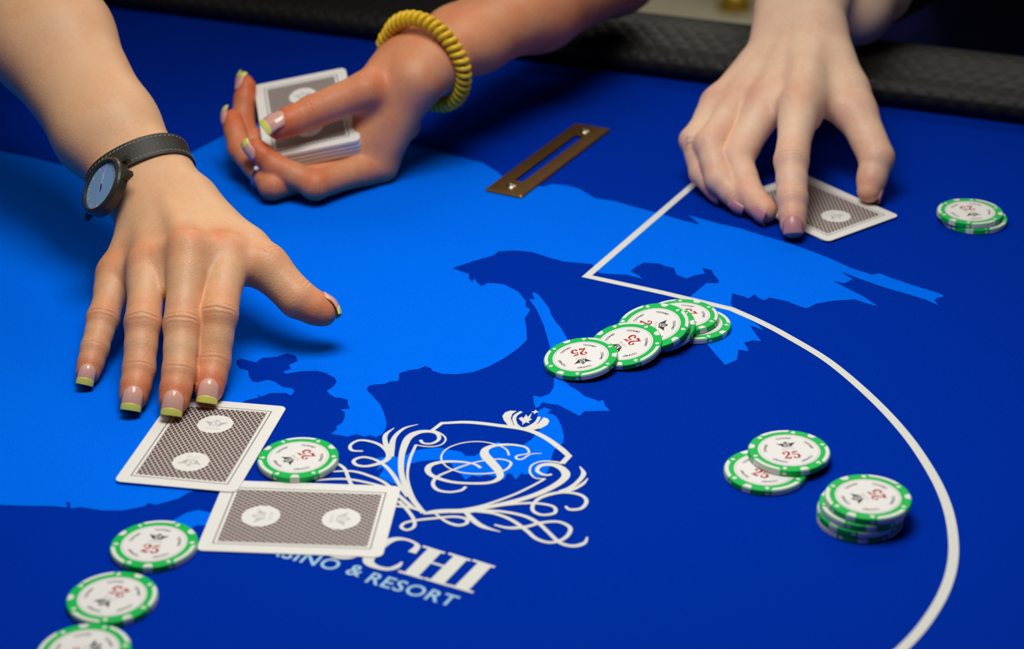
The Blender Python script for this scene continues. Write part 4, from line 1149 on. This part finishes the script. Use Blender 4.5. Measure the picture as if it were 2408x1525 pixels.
# the case sits on the outer side of the wrist, half turned to the camera
tc_ = to_cam(cW)
nW = nrm(tc_*.58+(-camr*.9+camu*.43)*.81)
iw = int(np.argmax(NW @ nW))
rd = ray(240, 436); cC = CAM+rd*((PW[iw]-CAM) @ rd)-nW*5.0
yy_ = nrm(np.cross(axW, nW)); xx_ = np.cross(yy_, nW)
for _ in range(60):                                            # ease it out until the back plate clears the skin
    if min(limbA[0].dist(cC-nW*1.5+yy_*a_*9+xx_*b_*9) for a_ in (-1, 0, 1) for b_ in (-1, 0, 1)) > -1.5: break
    cC = cC-rd*0.5
yW = nrm(np.cross(axW, nW)); xW = np.cross(yW, nW)
def disc_rings(profile, ns=48):
    vv = []; ff = []
    for rr, hh in profile:
        for i in range(ns):
            a = 2*math.pi*i/ns; vv.append(cC+xW*rr*math.cos(a)+yW*rr*math.sin(a)+nW*hh)
    for j in range(len(profile)-1):
        for i in range(ns): a = j*ns+i; b_ = j*ns+(i+1) % ns; ff.append((a, b_, b_+ns, a+ns))
    return vv, ff
RWt = 17.8
vv, ff = disc_rings([(RWt*.86, -1.5), (RWt, 0.0), (RWt, 5.0), (RWt*.97, 6.2), (RWt*.88, 7.0), (RWt*.84, 6.8), (RWt*.83, 5.2)])
case = mesh_obj('case', mm(vv), ff, MAT['case'], watch, smooth=False, loc=WL)
for s_ in (-1, 1):                                             # lugs and crown
    for q in (-1, 1):
        c_ = cC+yW*s_*RWt*.98+xW*q*6.2+nW*2.2
        vv = [c_+yW*s_*a+xW*b_+nW*e for a in (-2.5, 4.0) for b_ in (-1.6, 1.6) for e in (-2.4, 2.0 if a < 0 else 0.4)] if False else \
             [c_+yW*s_*a+xW*b_+nW*e for a, eh in ((-2.5, 2.2), (4.0, 0.2)) for b_ in (-1.6, 1.6) for e in (-2.4, eh)]
        mesh_obj('lug', mm(vv), [(0,1,3,2),(4,6,7,5),(0,4,5,1),(2,3,7,6),(0,2,6,4),(1,5,7,3)], MAT['case'], case)
vv, ff = disc_rings([(RWt*.835, 5.0), (RWt*.4, 5.05), (0.05, 5.05)])
dial = mesh_obj('dial', mm(vv), ff, MAT['dial'], watch, loc=WL)
for i in range(12):
    a = 2*math.pi*i/12; d = xW*math.cos(a)+yW*math.sin(a); s_ = np.cross(nW, d); r0, r1 = RWt*.66, RWt*.78
    mesh_obj('hour_mark', mm([cC+d*r0-s_*.45+nW*5.15, cC+d*r0+s_*.45+nW*5.15, cC+d*r1+s_*.45+nW*5.15, cC+d*r1-s_*.45+nW*5.15]), [(0, 1, 2, 3)], MAT['marker'], dial)
for nm, a, ln, wd, mt, hz in (('hour_hand', 2.75, 8.2, .75, 'marker', 5.35), ('minute_hand', 2.62, 11.5, .55, 'marker', 5.5), ('counterweight', 2.65+math.pi, 3.2, .8, 'copper', 5.6)):
    d = -xW*math.cos(a)*-1+yW*math.sin(a)*1; s_ = np.cross(nW, d)
    mesh_obj(nm, mm([cC-d*1-s_*wd+nW*hz, cC-d*1+s_*wd+nW*hz, cC+d*ln+s_*wd*.5+nW*hz, cC+d*ln-s_*wd*.5+nW*hz]), [(0, 1, 2, 3)], MAT[mt], dial)
vv, ff = disc_rings([(RWt*.845, 6.3), (RWt*.83, 6.9), (RWt*.5, 7.15), (RWt*.2, 7.22), (0.05, 7.23)])
mesh_obj('crystal', mm(vv), ff, MAT['glass'], watch, smooth=False, loc=WL)

# ============================== coiled bracelet
cBr = at(1010, 140, 84); cBr = WB+axB*((cBr-WB) @ axB)
axR = nrm(axB+0.28*np.array([-0.2, -0.55, 0.5]))
ups = np.array([0, 0, 1.])
e1 = nrm(ups-axR*(ups @ axR)); e2 = np.cross(axR, e1)
turns, per = 42, 14; RR = 31.5; coil_r, wire = 3.7, 2.0
cen = cBr+axB*24-e1*1.0
cpath = []
for i in range(turns*per):
    a = 2*math.pi*i/(turns*per); b_ = 2*math.pi*i/per
    d = e1*math.cos(a)*1.0+e2*math.sin(a)*1.0
    rad = max(RR, 0)
    hitr = limbB[0].hit(cen, d, 60)
    rad = max(RR, min(hitr+coil_r*.9, RR+3))
    cpath.append(cen+d*(rad+coil_r*math.cos(b_))+axR*coil_r*math.sin(b_))
cpath = np.array(cpath); k = len(cpath)
vv = []; ff = []; ns = 8
tg = np.roll(cpath, -1, 0)-np.roll(cpath, 1, 0); tg /= np.linalg.norm(tg, axis=1)[:, None]
for i in range(k):
    a = 2*math.pi*i/k; ref = nrm(cpath[i]-cen); u1 = np.cross(tg[i], axR*math.cos(2*math.pi*i/per)-ref*math.sin(2*math.pi*i/per)); u1 = nrm(np.cross(tg[i], ref*math.cos(2*math.pi*i/per)+axR*math.sin(2*math.pi*i/per))); u2 = np.cross(tg[i], u1)
    for j in range(ns): q = 2*math.pi*j/ns; vv.append(cpath[i]+wire*(u1*math.cos(q)+u2*math.sin(q)))
for i in range(k):
    for j in range(ns): ff.append((i*ns+j, i*ns+(j+1) % ns, ((i+1) % k)*ns+(j+1) % ns, ((i+1) % k)*ns+j))
br = mesh_obj('coil_bracelet', [tuple((np.array(v)-cen)*.001) for v in vv], ff, MAT['yellow_coil'], None, smooth=True, loc=W3(cen))
tag(br, 'yellow spiral plastic coil bracelet on the wrist of the deck-holding hand', 'bracelet')

# ============================== finger ring with a stone
mR = HB['middle']; axq = nrm(mR[2]-mR[1]); cR_ = mR[1]*.75+mR[2]*.25
PR, NR = ring_on(limbB[0], cR_, axq, to_cam(cR_), 32, 0.2)
for i in range(len(PR)):
    rr = np.linalg.norm(PR[i]-cR_); PR[i] = cR_+NR[i]*min(rr, 9.9)
fr = tag(empty('finger_ring', W3(cR_)), 'thin silver ring with a white stone on the hand under the deck', 'ring')
vv, ff = strip_mesh(PR-cR_, NR, axq, 2.2, 0.9)
mesh_obj('band', mm(vv), ff, MAT['silver'], fr, smooth=True)
dg = NR[0]; pg = PR[0]-cR_+dg*1.2
vv = []; ff = []; ns = 10
s1_ = nrm(np.cross(dg, axq))
for rr, hh in ((1.3, 0), (1.9, .7), (1.2, 1.5)):
    for i in range(ns): a = 2*math.pi*i/ns; vv.append(pg+axq*rr*math.cos(a)+s1_*rr*math.sin(a)+dg*hh)
for j in range(2):
    for i in range(ns): a = j*ns+i; b_ = j*ns+(i+1) % ns; ff.append((a, b_, b_+ns, a+ns))
ff.append(tuple(range(2*ns, 3*ns)))
mesh_obj('stone', mm(vv), ff, MAT['gem'], fr)

# ============================== background: blurred yellow post on the carpet
pp = at(1728, 22, -760.0)
post = tag(empty('barrier_post', (pp[0]*.001, pp[1]*.001, 0)), 'yellow brass post standing on the carpet behind the table', 'post')
v_, f_ = lathe([(22, 8), (22, 560), (26, 566), (30, 580), (26, 600), (8, 612)], 20); mesh_obj('shaft', mm(v_), f_, MAT['post'], post, smooth=True)
v_, f_ = lathe([(36, 0), (36, 8), (32, 16), (27, 26), (22, 40)], 28); mesh_obj('base', mm(v_), f_, MAT['post'], post, smooth=True)
